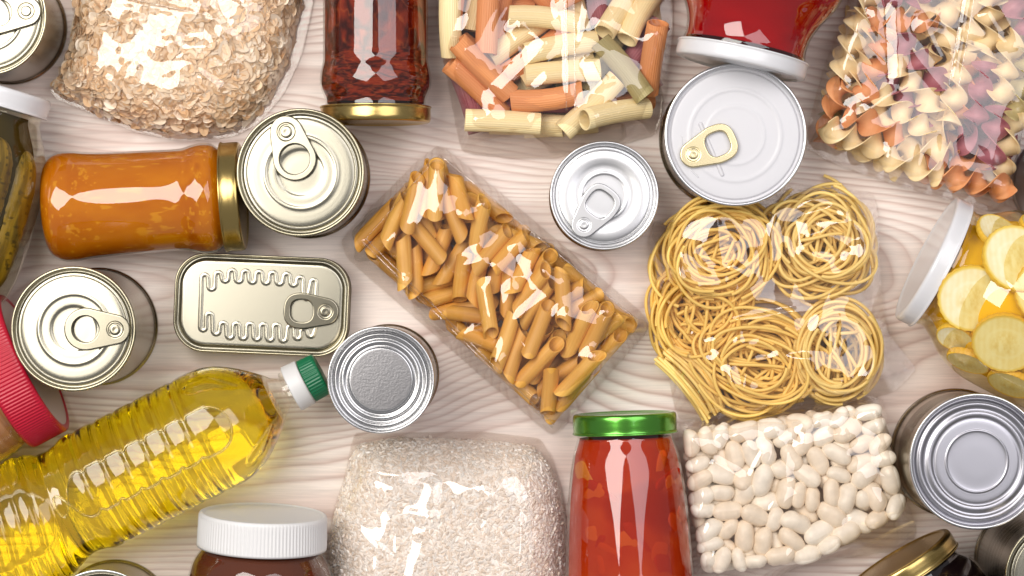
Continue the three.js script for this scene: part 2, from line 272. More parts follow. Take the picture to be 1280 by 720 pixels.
// textures of what is in the jars
const jamTex = tex(1024, 512, (u, v) => {
  const n = fbm(u * 14, v * 10, 4, 201), f = sstep(0.24, 0.46, fbm(u * 60, v * 40, 3, 211)), d = sstep(0.15, 0.5, fbm(u * 9 + 4, v * 7, 3, 221));
  let c = mix3(rgb(190, 102, 4), rgb(208, 124, 10), clamp(0.5 + n)); c = mix3(c, rgb(230, 164, 36), f * 0.55); c = mix3(c, rgb(164, 76, 2), d * 0.6); return c;
});
const driedTex = tex(1024, 1024, (u, v) => {
  const w = fbm(u * 6, v * 6, 3, 301) * 1.5; const s = Math.abs(fbm(u * 16 + w, v * 22 - w, 4, 311)), fl = Math.pow(1 - Math.min(1, Math.abs(fbm(u * 24 - w, v * 30 + w, 3, 321)) * 3.2), 4);
  let c = mix3(rgb(58, 14, 6), rgb(136, 44, 18), clamp(s * 2.6)); c = mix3(c, rgb(184, 92, 40), fl * 0.5); return c;
});
const driedBump = tex(512, 512, (u, v) => { const b = 0.5 + fbm(u * 18, v * 22, 4, 311); return [b, b, b]; }, false);
const lechoTex = tex(1024, 1024, (u, v) => {
  const n = fbm(u * 7, v * 6, 4, 401), o = sstep(-0.05, 0.40, fbm(u * 10 + 2, v * 8, 3, 411)), d = sstep(0.1, 0.4, fbm(u * 6 + 9, v * 5, 3, 421));
  let c = mix3(rgb(172, 40, 10), rgb(190, 58, 16), clamp(0.5 + n)); c = mix3(c, rgb(200, 84, 30), o * 0.22); c = mix3(c, rgb(146, 24, 8), d * 0.5); return c;
});
const peanutTex = tex(512, 512, (u, v) => { const n = fbm(u * 8, v * 20, 4, 501); return mix3(rgb(186, 126, 78), rgb(214, 158, 108), clamp(0.5 + n)); });
const ketchTex = tex(256, 256, (u, v) => mix3(rgb(148, 0, 8), rgb(170, 4, 10), clamp(0.5 + fbm(u * 6, v * 6, 3, 601))));

jar({ name: 'jam_jar', label: 'glass jar of orange marmalade with gold lid, lying by the oats bag', px: 304, py: 245, dir: [-1, 0.06],
  glass: [[18, 60], [23, 60], [28, 62], [36, 67.5], [50, 69], [62, 67], [74, 64], [120, 64.3], [175, 65.5], [196, 67], [212, 69], [228, 68.5], [238, 64], [244, 56], [247, 44], [246, 25]],
  lid: { r: 68, h: 25, mat: M.goldLid }, contents: inGlass({ map: jamTex }), contentsName: 'marmalade', fillFrom: 20 });
jar({ name: 'dried_tomato_jar', label: 'tall glass jar of dark red dried tomatoes with gold lid', px: 469.5, py: 154, dir: [0, -1],
  glass: [[20, 63], [27, 63], [32, 64], [44, 69], [54, 70], [66, 68.5], [78, 66], [90, 65.8], [150, 65.8], [240, 66], [262, 69], [276, 66], [282, 50]],
  lid: { r: 69, h: 21, mat: M.goldLid }, contents: inGlass({ map: driedTex, bumpMap: driedBump, bumpScale: 0.0015 }), contentsName: 'dried_tomatoes', fillFrom: 24 });
jar({ name: 'pepper_stew_jar', label: 'glass jar of chunky red pepper stew with shiny green lid', px: 780.5, py: 516, dir: [0.035, 1],
  glass: [[26, 60.5], [31, 60.5], [35, 61.5], [50, 66], [80, 71], [110, 74.5], [150, 77.5], [190, 79.5], [215, 80], [235, 76], [246, 62], [247, 30]],
  lid: { r: 65, h: 26, mat: M.greenLid }, contents: inGlass({ map: lechoTex }), contentsName: 'stew', fillFrom: 30, wall: 1.6,
  extra(g, k, R, prof) {
    const r = rng(5); const cols = [rgb(200, 76, 26), rgb(190, 56, 16), rgb(200, 112, 50), rgb(176, 40, 12)].map((c) => inGlass({ color: new THREE.Color().setRGB(...c, THREE.SRGBColorSpace) }));
    const stew = g.children.find((m) => m.name === 'stew');
    for (let i = 0; i < 18; i++) {
      const t = 44 + 150 * r(), th = -1.3 + 2.6 * r(); const rr = Math.max(...prof.map((p) => Math.abs(p.y - t * k) < 0.002 ? p.x : 0)) / k - 6.6;
      const len = 10 + 18 * r(), wd = 6 + 8 * r();
      const ge = new THREE.SphereGeometry(1, 14, 10); { const p = ge.attributes.position; for (let q = 0; q < p.count; q++) { const v = V3().fromBufferAttribute(p, q); const f = 1 / Math.pow(Math.abs(v.x) ** 4 + Math.abs(v.y) ** 4 + Math.abs(v.z) ** 4, 0.25); v.multiplyScalar(lerp(1, f, 0.8) * (1 + 0.08 * noise(v.x * 2 + i, v.y * 2, 3))); p.setXYZ(q, v.x * wd * k, v.y * len * k, v.z * 3.4 * k); } ge.computeVertexNormals(); }
      const m = part('pepper_piece', ge, cols[Math.floor(r() * 4)], stew);
      m.position.set(rr * k * Math.sin(th), t * k, rr * k * Math.cos(th)); m.rotation.y = th; m.rotateZ((r() - 0.5) * 2.4);
    }
  } });
jar({ name: 'tomato_sauce_jar', label: 'bulging glass jar of smooth red sauce with white lid', px: 925, py: 85, dir: [0.212, -0.977],
  glass: [[19, 78], [25, 78], [30, 77], [40, 77], [55, 80], [72, 88], [92, 100], [115, 109], [140, 113], [190, 114], [230, 110], [246, 95], [250, 60]],
  lid: { r: 83, h: 21, mat: M.whiteLid }, contents: inGlass({ map: ketchTex }), contentsName: 'sauce', fillFrom: 26, wall: 1.6 });
jar({ name: 'chocolate_spread_jar', label: 'jar of chocolate spread with white ribbed cap', px: 329, py: 641, dir: [-0.05, 1], tilt: 0.085, lift: 0.008,
  glass: [[38, 70], [44, 72], [50, 76], [62, 84], [78, 89], [110, 91], [180, 90], [210, 86], [222, 70], [224, 30]],
  lid: { r: 80, h: 43, mat: M.whitePlastic, knurl: 110, depth: 0.0006 }, contents: inGlass({ color: col(98, 50, 30) }), contentsName: 'chocolate_spread', fillFrom: 38, wall: 1.0 });
jar({ name: 'peanut_butter_jar', label: 'jar of peanut butter with red ribbed cap, partly under the tall gold can', px: 44, py: 452, dir: [-0.9, 0.44],
  glass: [[44, 84], [52, 86], [62, 90], [80, 93], [150, 94], [220, 94], [240, 88], [248, 60]],
  lid: { r: 95, h: 48, mat: M.redPlastic, knurl: 130, depth: 0.0008 }, contents: inGlass({ map: peanutTex }), contentsName: 'peanut_butter', fillFrom: 46,
  extra(g, k) { part('cap_liner', new THREE.CircleGeometry(90 * k, 64).rotateX(Math.PI / 2).translate(0, 0.0009, 0), std({ color: col(206, 182, 174), roughness: 0.35 }), g); } });
jar({ name: 'black_olive_jar', label: 'jar of black preserve with gold lid, next to the beans', px: 1120, py: 700, dir: [0.53, 0.85],
  glass: [[22, 70], [27, 70], [32, 71], [44, 80], [64, 86], [140, 87], [180, 80], [190, 50]],
  lid: { r: 76, h: 23, mat: M.goldLid }, contents: inGlass({ color: col(24, 14, 16) }), contentsName: 'black_preserve', fillFrom: 26 });
const BRINE = phys({ color: new THREE.Color().setRGB(0.98, 0.94, 0.74), transmission: 1, thickness: 0, roughness: 0.01, ior: 1.8 });
const zucc = jar({ name: 'zucchini_jar', label: 'glass jar of pickled zucchini slices with white lid', px: 1157, py: 322, dir: [0.895, 0.446], glassMat: BRINE,
  glass: [[22, 79], [27, 79], [32, 78], [40, 80], [52, 88], [70, 101], [90, 110], [112, 114], [200, 114], [235, 108], [248, 80], [250, 40]],
  lid: { r: 85, h: 22, mat: M.whiteLid }, contents: inGlass({ color: col(250, 198, 34) }), contentsName: 'brine', fillFrom: 26, wall: 7.5 });
const pick = jar({ name: 'pickle_jar', label: 'glass jar of whole pickled cucumbers with white lid', px: -13, py: 104, dir: [-0.28, 0.96],
  glass: [[24, 74], [30, 74], [36, 75], [50, 82], [70, 92], [100, 100], [140, 103], [200, 103], [240, 98], [270, 88], [285, 60]],
  lid: { r: 80, h: 25, mat: M.whiteLid }, glassMat: phys({ color: new THREE.Color().setRGB(0.95, 0.94, 0.84), transmission: 1, thickness: 0, roughness: 0.01, ior: 1.7 }), contents: inGlass({ color: col(66, 54, 12) }), contentsName: 'brine', fillFrom: 30, wall: 7.5 });
scene.updateMatrixWorld(true);
{ // zucchini slices against the glass
  const k = S(0.055), rind = std({ color: col(232, 186, 60), roughness: 0.45 });
  const flesh = tex(256, 256, (u, v) => { const x = u * 2 - 1, y = v * 2 - 1, d = Math.hypot(x, y * 1.15); let c = mix3(rgb(243, 226, 168), rgb(249, 238, 194), clamp(0.5 + fbm(u * 7, v * 7, 3, 5) + 0.25 * Math.sin(x * 34))); const seed = sstep(0.5, 0.3, d) * clamp(0.35 + 1.4 * fbm(u * 16, v * 9, 3, 15)); c = mix3(c, rgb(232, 206, 132), seed * 0.8); c = mix3(c, rgb(252, 244, 210), sstep(0.1, 0.0, Math.abs(d - 0.56)) * 0.4); return mix3(c, rgb(234, 200, 84), sstep(0.86, 0.97, Math.hypot(x, y))); });
  const fm = std({ map: flesh, roughness: 0.4 });
  const slices = [[62, 0.30, 42, 0.1], [122, 0.58, 41, 0.1], [88, -0.42, 44, 0.1], [138, -0.2, 42, -0.2], [60, -0.86, 30, 0.3], [100, 1.22, 28, 0.5], [158, 1.15, 30, 0.2], [110, -1.05, 34, 0.5], [150, -0.75, 42, 0.2], [70, 0.98, 24, 0.2]];
  slices.forEach(([t, th, r, tilt], i) => {
    const rr = (t < 80 ? 78 + (t - 40) * 0.55 : 108) - 4.6 - (i % 3) * 2.2;
    const g = thing('zucchini_slice', 'round pale zucchini slice inside the jar with yellow brine', 'vegetable slice', 'zucchini slices in the jar');
    const loc = V3(rr * k * Math.sin(th), t * k, rr * k * Math.cos(th)).applyMatrix4(zucc.matrixWorld);
    const n = V3(Math.sin(th), 0.12 * tilt, Math.cos(th)).transformDirection(zucc.matrixWorld);
    g.position.copy(loc); g.quaternion.setFromUnitVectors(V3(0, 1, 0), n); 
    const R = r * k, wav = (a) => R * (1 + 0.012 * Math.sin(a * 26));
    part('rind', sheet(104, 4, (u, v) => { const a = u * Math.PI * 2, q = v - 0.5; const rr2 = wav(a) - 0.0006 * (q * q * 4); return [rr2 * Math.cos(a), q * 0.0042, rr2 * Math.sin(a)]; }, true), rind, g);
    const f = sheet(64, 6, (u, v) => { const a = u * Math.PI * 2, d = v * (wav(a) - 0.0004); return [d * Math.cos(a), 0.0021 + 0.00025 * Math.cos(v * 5) - 0.0002, d * Math.sin(a)]; }, true);
    { const uv = f.attributes.uv, p = f.attributes.position; for (let q = 0; q < p.count; q++) uv.setXY(q, 0.5 + p.getX(q) / R / 2, 0.5 + p.getZ(q) / R / 2); }
    part('flesh', f, fm, g);
  });
}
{ // cucumbers in the pickle jar
  const k = S(0.05); const cm = std({ map: tex(512, 512, (u, v) => { const st = fbm(u * 26, v * 4, 3, 9), sp = sstep(0.2, 0.5, fbm(u * 30, v * 40, 2, 19)); let c = mix3(rgb(104, 82, 14), rgb(168, 134, 34), clamp(0.5 + st * 1.3)); return mix3(c, rgb(62, 50, 10), sp * 0.7); }), roughness: 0.4 });
  [[-0.62, 32, 150], [0.1, 30, 160], [-1.3, 32, 160], [0.8, 28, 150]].forEach(([th, r, len], i) => {
    const g0 = sheet(40, 60, (u, v) => { const a = u * Math.PI * 2, e = Math.pow(Math.max(0, 1 - Math.pow(Math.abs(v * 2 - 1), 3.4)), 0.5); const b = 1 + 0.05 * fbm(u * 12, v * 20, 3, 40 + i); const rr = r * k * e * b; return [rr * Math.sin(a) + 2 * k * Math.sin(v * 3), (v - 0.5) * len * k * 1.2, rr * Math.cos(a)]; }, true);
    const m = solo('pickled_cucumber', g0, cm, 'whole warty pickled cucumber inside the jar', 'cucumber', 'cucumbers in the pickle jar');
    const rr = 100 - r; const c = V3(rr * k * Math.sin(th), (150 + i * 6) * k, rr * k * Math.cos(th)); m.applyMatrix4(new THREE.Matrix4().multiplyMatrices(pick.matrixWorld, new THREE.Matrix4().makeTranslation(c.x, c.y, c.z)));
  });
}

// ---------------------------------------------------------------- oil bottle
{
  const R0 = 78, k = S(0.042), axisH = 85 * k;
  const g = thing('oil_bottle', 'clear ribbed plastic bottle of yellow cooking oil with green and white cap', 'bottle');
  lay(g, 403, 466.5, -0.891, 0.454, axisH);
  const drops = [[[100, 0.62], [128, 0.95], [150, 0.98], [158, 0.86], [150, 0.74], [128, 0.70], [100, 0.60]], [[84, -0.75], [106, -0.98], [124, -1.02], [130, -0.92], [122, -0.8], [104, -0.74], [84, -0.72]]];
  const rad = (t, th) => {
    let r;
    if (t < 52) r = 19; else if (t < 60) r = lerp(19, 23, sstep(52, 60, t)); else if (t < 150) { const q = (t - 60) / 90; r = lerp(23, 77.5, Math.pow(Math.sin(q * Math.PI / 2), 0.92)); } else r = 77.5;
    if (t > 150) {
      const body = sstep(152, 165, t) * (1 - sstep(330, 345, t)); const ph = ((t - 160) / 27.5) % 1; const gr = Math.exp(-Math.pow((ph - 0.5) / 0.13, 2));
      r -= body * gr * 1.5;
      r -= 7 * sstep(322, 352, t) * (1 - sstep(352, 392, t));
      const low = sstep(360, 400, t); r += low * 6;
      const ph2 = ((t - 360) / 21 + 0.55 * Math.sin(th * 1.4 + 0.6)) % 1; r -= sstep(345, 372, t) * 1.6 * Math.exp(-Math.pow((ph2 - 0.5) / 0.17, 2));
    }
    for (const d of drops) for (let i = 0; i < d.length - 1; i++) {
      const sc = 70; const ax = d[i][0], ay = d[i][1] * sc, bx = d[i + 1][0], by = d[i + 1][1] * sc, x = t, y = th * sc; const q = clamp(((x - ax) * (bx - ax) + (y - ay) * (by - ay)) / ((bx - ax) ** 2 + (by - ay) ** 2)); const dd = Math.hypot(x - ax - q * (bx - ax), y - ay - q * (by - ay)); if (dd < 3.4) { r -= 1.5 * (1 - dd / 3.4); break; }
    }
    if (t > 500) r *= Math.sqrt(Math.max(0.02, 1 - Math.pow((t - 500) / 30, 2)));
    return r;
  };
  const NT = 400, NU = 160, T0 = 44, T1 = 529;
  const pt = (u, v, shrink, clip) => { const t = lerp(T0, T1, v), th = -Math.PI + u * Math.PI * 2; const r = (rad(t, th) - shrink) * k; let z = r * Math.cos(th); if (clip !== undefined) z = Math.min(z, clip); return [r * Math.sin(th), t * k, z]; };
  const PET = phys({ color: 0xfdfdfb, transmission: 1, thickness: 0, roughness: 0.01, ior: 1.6 });
  part('bottle_wall', sheet(NU, NT, (u, v) => pt(u, v, 0), true), PET, g);
  const OIL = phys({ color: 0xffffff, transmission: 1, thickness: 0.07, ior: 1.45, roughness: 0.0, attenuationColor: new THREE.Color().setRGB(0.99, 0.84, 0.05), attenuationDistance: 0.075 });
  // the oil fills the bottle up to a flat surface just under its upper wall
  const clip = (77.5 - 6.5) * k; const og = sheet(NU, NT, (u, v) => { const q = lerp(0.05, 0.999, v); return v === 0 ? [0, lerp(T0, T1, 0.05) * k, 0] : v === 1 ? [0, T1 * k, 0] : pt(u, q, 0.7, clip); }, true);
  { const ix = og.index.array; for (let i = 0; i < ix.length; i += 3) { const q = ix[i + 1]; ix[i + 1] = ix[i + 2]; ix[i + 2] = q; } og.computeVertexNormals(); }
  part('oil', og, OIL, g);
  { // where the oil's surface meets the wall, round the long air bubble
    const half = (t, sg) => { const rr = rad(t, 0) - 0.7; return sg * Math.sqrt(Math.max(0, rr * rr - (clip / k) ** 2)); };
    let t0 = 60, t1 = 345; while (rad(t0, 0) - 0.7 < clip / k && t0 < 200) t0 += 0.5; t1 = t0; while (rad(t1, 0) - 0.7 > clip / k && t1 < 400) t1 += 0.5;
    const pts = []; for (let i = 0; i <= 40; i++) { const t = lerp(t0, t1, i / 40); pts.push(V3(half(t, 1) * k, t * k, clip)); } for (let i = 40; i >= 0; i--) { const t = lerp(t0, t1, i / 40); pts.push(V3(half(t, -1) * k, t * k, clip)); }
    part('bubble_edge', new THREE.TubeGeometry(new THREE.CatmullRomCurve3(pts, true, 'centripetal'), 300, 1.5 * k, 8, true), phys({ color: 0xffffff, transmission: 1, thickness: 0.002, ior: 1.45, roughness: 0, attenuationColor: new THREE.Color().setRGB(0.99, 0.84, 0.05), attenuationDistance: 0.02 }), g);
  }
  // cap: white collar then green ribbed top
  const cap = (r0, y0, y1, n, d, close) => knurled(r0 * k, [...(close ? [[0, y0 * k, 0], [r0 * 0.86 * k, y0 * k, 0], [r0 * 0.95 * k, (y0 + 0.8) * k, 0], [r0 * k, (y0 + 3) * k, 0.5]] : [[r0 * 0.93 * k, y0 * k, 0], [r0 * k, (y0 + 0.8) * k, 0]]), [r0 * k, (y0 + 5) * k, 1], [r0 * 1.02 * k, (y1 - 2) * k, 1], [r0 * 1.02 * k, (y1 - 0.5) * k, 0], [r0 * 0.9 * k, y1 * k, 0]], n, d);
  part('cap', cap(27.5, 0, 23, 40, 0.0006, true), M.greenPlastic, g);
  part('collar', cap(29.5, 23.4, 44, 40, 0, false), M.whitePlastic, g);
  part('neck_ring', new THREE.TorusGeometry(23 * k, 1.6 * k, 10, 60).rotateX(Math.PI / 2).translate(0, 49 * k, 0), PET, g);
}

// ---------------------------------------------------------------- bags: what is in them, settled by gravity, and the film drawn over it
const inPoly = (poly, x, z) => { let c = false; for (let i = 0, j = poly.length - 1; i < poly.length; j = i++) { const [xi, zi] = poly[i], [xj, zj] = poly[j]; if ((zi > z) !== (zj > z) && x < (xj - xi) * (z - zi) / (zj - zi) + xi) c = !c; } return c; };
function edgeDist(poly, x, z) { // signed distance (positive inside) and nearest point
  let best = 1e9, bx = 0, bz = 0; for (let i = 0, j = poly.length - 1; i < poly.length; j = i++) { const [ax, az] = poly[j], [cx, cz] = poly[i]; const dx = cx - ax, dz = cz - az; const t = clamp(((x - ax) * dx + (z - az) * dz) / (dx * dx + dz * dz)); const px = ax + t * dx, pz = az + t * dz, d = (x - px) ** 2 + (z - pz) ** 2; if (d < best) { best = d; bx = px; bz = pz; } }
  return [Math.sqrt(best) * (inPoly(poly, x, z) ? 1 : -1), bx, bz];
}
const polyW = (pts, h = 0.012) => pts.map(([x, y]) => { const p = P(x, y, h); return [p.x, p.z]; });
function roundPoly(poly, n = 5, cut = 0.25) { // cuts corners a little
  let p = poly; for (let q = 0; q < 2; q++) { const o = []; for (let i = 0; i < p.length; i++) { const a = p[i], b = p[(i + 1) % p.length]; const c = q ? 0.25 : cut; o.push([lerp(a[0], b[0], c), lerp(a[1], b[1], c)], [lerp(a[0], b[0], 1 - c), lerp(a[1], b[1], 1 - c)]); } p = o; } return p;
}
// rods with round ends falling into a convex polygon
function settle(o) {
  const R = rng(o.seed), poly = o.poly, n = o.n, rods = [];
  let cx = 0, cz = 0; poly.forEach((p) => { cx += p[0] / poly.length; cz += p[1] / poly.length; });
  const edges = poly.map((p, i) => { const q = poly[(i + 1) % poly.length]; let nx = q[1] - p[1], nz = p[0] - q[0]; const l = Math.hypot(nx, nz); nx /= l; nz /= l; if ((cx - p[0]) * nx + (cz - p[1]) * nz < 0) { nx = -nx; nz = -nz; } return [p[0], p[1], nx, nz]; });
  const bb = [Math.min(...poly.map((p) => p[0])), Math.max(...poly.map((p) => p[0])), Math.min(...poly.map((p) => p[1])), Math.max(...poly.map((p) => p[1]))];
  for (let i = 0; i < n; i++) {
    let x, z; do { x = lerp(bb[0], bb[1], R()); z = lerp(bb[2], bb[3], R()); } while (!inPoly(poly, x, z));
    const kind = o.kind(i, R, x, z); const a = kind.angle, L = kind.len / 2, y = kind.r + (o.stack || 0.06) * (i / n) + 0.004 * R();
    const ty = (R() - 0.5) * (o.tilt ?? 0.5);
    rods.push({ ...kind, id: i, a: [x - Math.cos(a) * L, y - ty * L, z - Math.sin(a) * L], b: [x + Math.cos(a) * L, y + ty * L, z + Math.sin(a) * L], pa: null, pb: null, roll: R() * Math.PI * 2, flip: R() < 0.5 });
  }
  (o.seeds || []).forEach(([x0, y0, x1, y1, tone, level], q) => { // pieces read off the photograph: their place on the table and how high in the pile
    const kind = o.kind(n + q, R, 0, 0), hh = 0.012 + level * 0.011, p = P(x0, y0, hh), e = P(x1, y1, hh), d = V3().subVectors(e, p).normalize(), c = V3().addVectors(p, e).multiplyScalar(0.5), L = kind.len / 2;
    rods.push({ ...kind, tone, seed: true, id: n + q, a: [c.x - d.x * L, hh, c.z - d.z * L], b: [c.x + d.x * L, hh, c.z + d.z * L], pa: null, pb: null, roll: R() * Math.PI * 2, flip: false });
  });
  for (const r of rods) { r.pa = [...r.a]; r.pb = [...r.b]; }
  const N = rods.length;
  const steps = o.steps || 170, dt2g = 0.00006;
  for (let s = 0; s < steps; s++) {
    const calm = s > steps - 25;
    for (const r of rods) for (const [p, q] of [[r.a, r.pa], [r.b, r.pb]]) for (let c = 0; c < 3; c++) { const v = calm ? 0 : (p[c] - q[c]) * 0.86; q[c] = p[c]; p[c] += v - (c === 1 && !calm ? dt2g : 0); }
    const pairs = []; for (let i = 0; i < N; i++) for (let j = i + 1; j < N; j++) { const A = rods[i], B = rods[j]; const dx = (A.a[0] + A.b[0] - B.a[0] - B.b[0]) / 2, dz = (A.a[2] + A.b[2] - B.a[2] - B.b[2]) / 2, dy = (A.a[1] + A.b[1] - B.a[1] - B.b[1]) / 2, m = (A.len + B.len) / 2 + A.r + B.r + 0.003; if (dx * dx + dy * dy + dz * dz < m * m) pairs.push(A, B); }
    for (let it = 0; it < 5; it++) {
      for (let q = 0; q < pairs.length; q += 2) {
        const A = pairs[q], B = pairs[q + 1], p1 = A.a, q1 = A.b, p2 = B.a, q2 = B.b;
        const d1x = q1[0] - p1[0], d1y = q1[1] - p1[1], d1z = q1[2] - p1[2], d2x = q2[0] - p2[0], d2y = q2[1] - p2[1], d2z = q2[2] - p2[2], rx = p1[0] - p2[0], ry = p1[1] - p2[1], rz = p1[2] - p2[2];
        const a = d1x * d1x + d1y * d1y + d1z * d1z, e = d2x * d2x + d2y * d2y + d2z * d2z, f = d2x * rx + d2y * ry + d2z * rz, c = d1x * rx + d1y * ry + d1z * rz, b = d1x * d2x + d1y * d2y + d1z * d2z, den = a * e - b * b;
        let u = den > 1e-14 ? clamp((b * f - c * e) / den) : 0.5, t = (b * u + f) / e; if (t < 0) { t = 0; u = clamp(-c / a); } else if (t > 1) { t = 1; u = clamp((b - c) / a); }
        let nx = rx + d1x * u - d2x * t, ny = ry + d1y * u - d2y * t, nz = rz + d1z * u - d2z * t; const d = Math.hypot(nx, ny, nz), m = A.r + B.r;
        if (d >= m) continue; if (d < 1e-7) { nx = 0; ny = 1; nz = 0; } else { nx /= d; ny /= d; nz /= d; }
        const pen = (m - d) * 0.5, wa = (1 - u), wb = u, wc = (1 - t), wd = t, s1 = pen / (wa * wa + wb * wb), s2 = pen / (wc * wc + wd * wd), g1 = Math.min(s1, 0.004), g2 = Math.min(s2, 0.004);
        const hA = A.seed ? 0.25 : 1, hB = B.seed ? 0.25 : 1; p1[0] += hA * nx * g1 * wa; p1[1] += ny * g1 * wa; p1[2] += hA * nz * g1 * wa; q1[0] += hA * nx * g1 * wb; q1[1] += ny * g1 * wb; q1[2] += hA * nz * g1 * wb;
        p2[0] -= hB * nx * g2 * wc; p2[1] -= ny * g2 * wc; p2[2] -= hB * nz * g2 * wc; q2[0] -= hB * nx * g2 * wd; q2[1] -= ny * g2 * wd; q2[2] -= hB * nz * g2 * wd;
      }
      for (const r of rods) {
        const dx = r.b[0] - r.a[0], dy = r.b[1] - r.a[1], dz = r.b[2] - r.a[2], d = Math.hypot(dx, dy, dz) || 1e-9, f = (d - r.len) / d / 2;
        r.a[0] += dx * f; r.a[1] += dy * f; r.a[2] += dz * f; r.b[0] -= dx * f; r.b[1] -= dy * f; r.b[2] -= dz * f;
        if (o.slope) { const my = (r.a[1] + r.b[1]) / 2, lim = o.slope * r.len / 2; if (Math.abs(r.b[1] - my) > lim) { const sg = Math.sign(r.b[1] - my); r.b[1] = my + sg * lim; r.a[1] = my - sg * lim; } }
        for (const p of [r.a, r.b]) {
          for (const [ex, ez, nx, nz] of edges) { const q = (p[0] - ex) * nx + (p[2] - ez) * nz - r.r - o.margin; if (q < 0) { p[0] -= nx * q; p[2] -= nz * q; } }
          if (o.roof) { const top = (o.fillRoof && !r.seed ? o.fillRoof : o.roof(p[0], p[2])) - r.r; if (p[1] > top) p[1] = Math.max(r.r, lerp(p[1], top, 0.5)); }
          if (p[1] < r.r + 0.0012) p[1] = r.r + 0.0012;
        }
      }
    }
  }
  return rods;
}
// map of the highest point of every rod, and which rod it is
function topMap(rods, bb, cell) {
  const nx = Math.ceil((bb[1] - bb[0]) / cell) + 1, nz = Math.ceil((bb[3] - bb[2]) / cell) + 1, h = new Float32Array(nx * nz), id = new Int32Array(nx * nz).fill(-1);
  rods.forEach((r, q) => { const n = Math.max(2, Math.ceil(r.len / 0.0015)); for (let s = 0; s <= n; s++) { const t = s / n, x = lerp(r.a[0], r.b[0], t), y = lerp(r.a[1], r.b[1], t), z = lerp(r.a[2], r.b[2], t); const k = Math.ceil(r.r / cell), ix = Math.round((x - bb[0]) / cell), iz = Math.round((z - bb[2]) / cell); for (let a = -k; a <= k; a++) for (let b = -k; b <= k; b++) { const i = ix + a, j = iz + b; if (i < 0 || j < 0 || i >= nx || j >= nz) continue; const dx = bb[0] + i * cell - x, dz = bb[2] + j * cell - z, d2 = r.r * r.r - dx * dx - dz * dz; if (d2 < 0) continue; const yy = y + Math.sqrt(d2); if (yy > h[j * nx + i]) { h[j * nx + i] = yy; id[j * nx + i] = q; } } } });
  return { h, id, nx, nz };
}
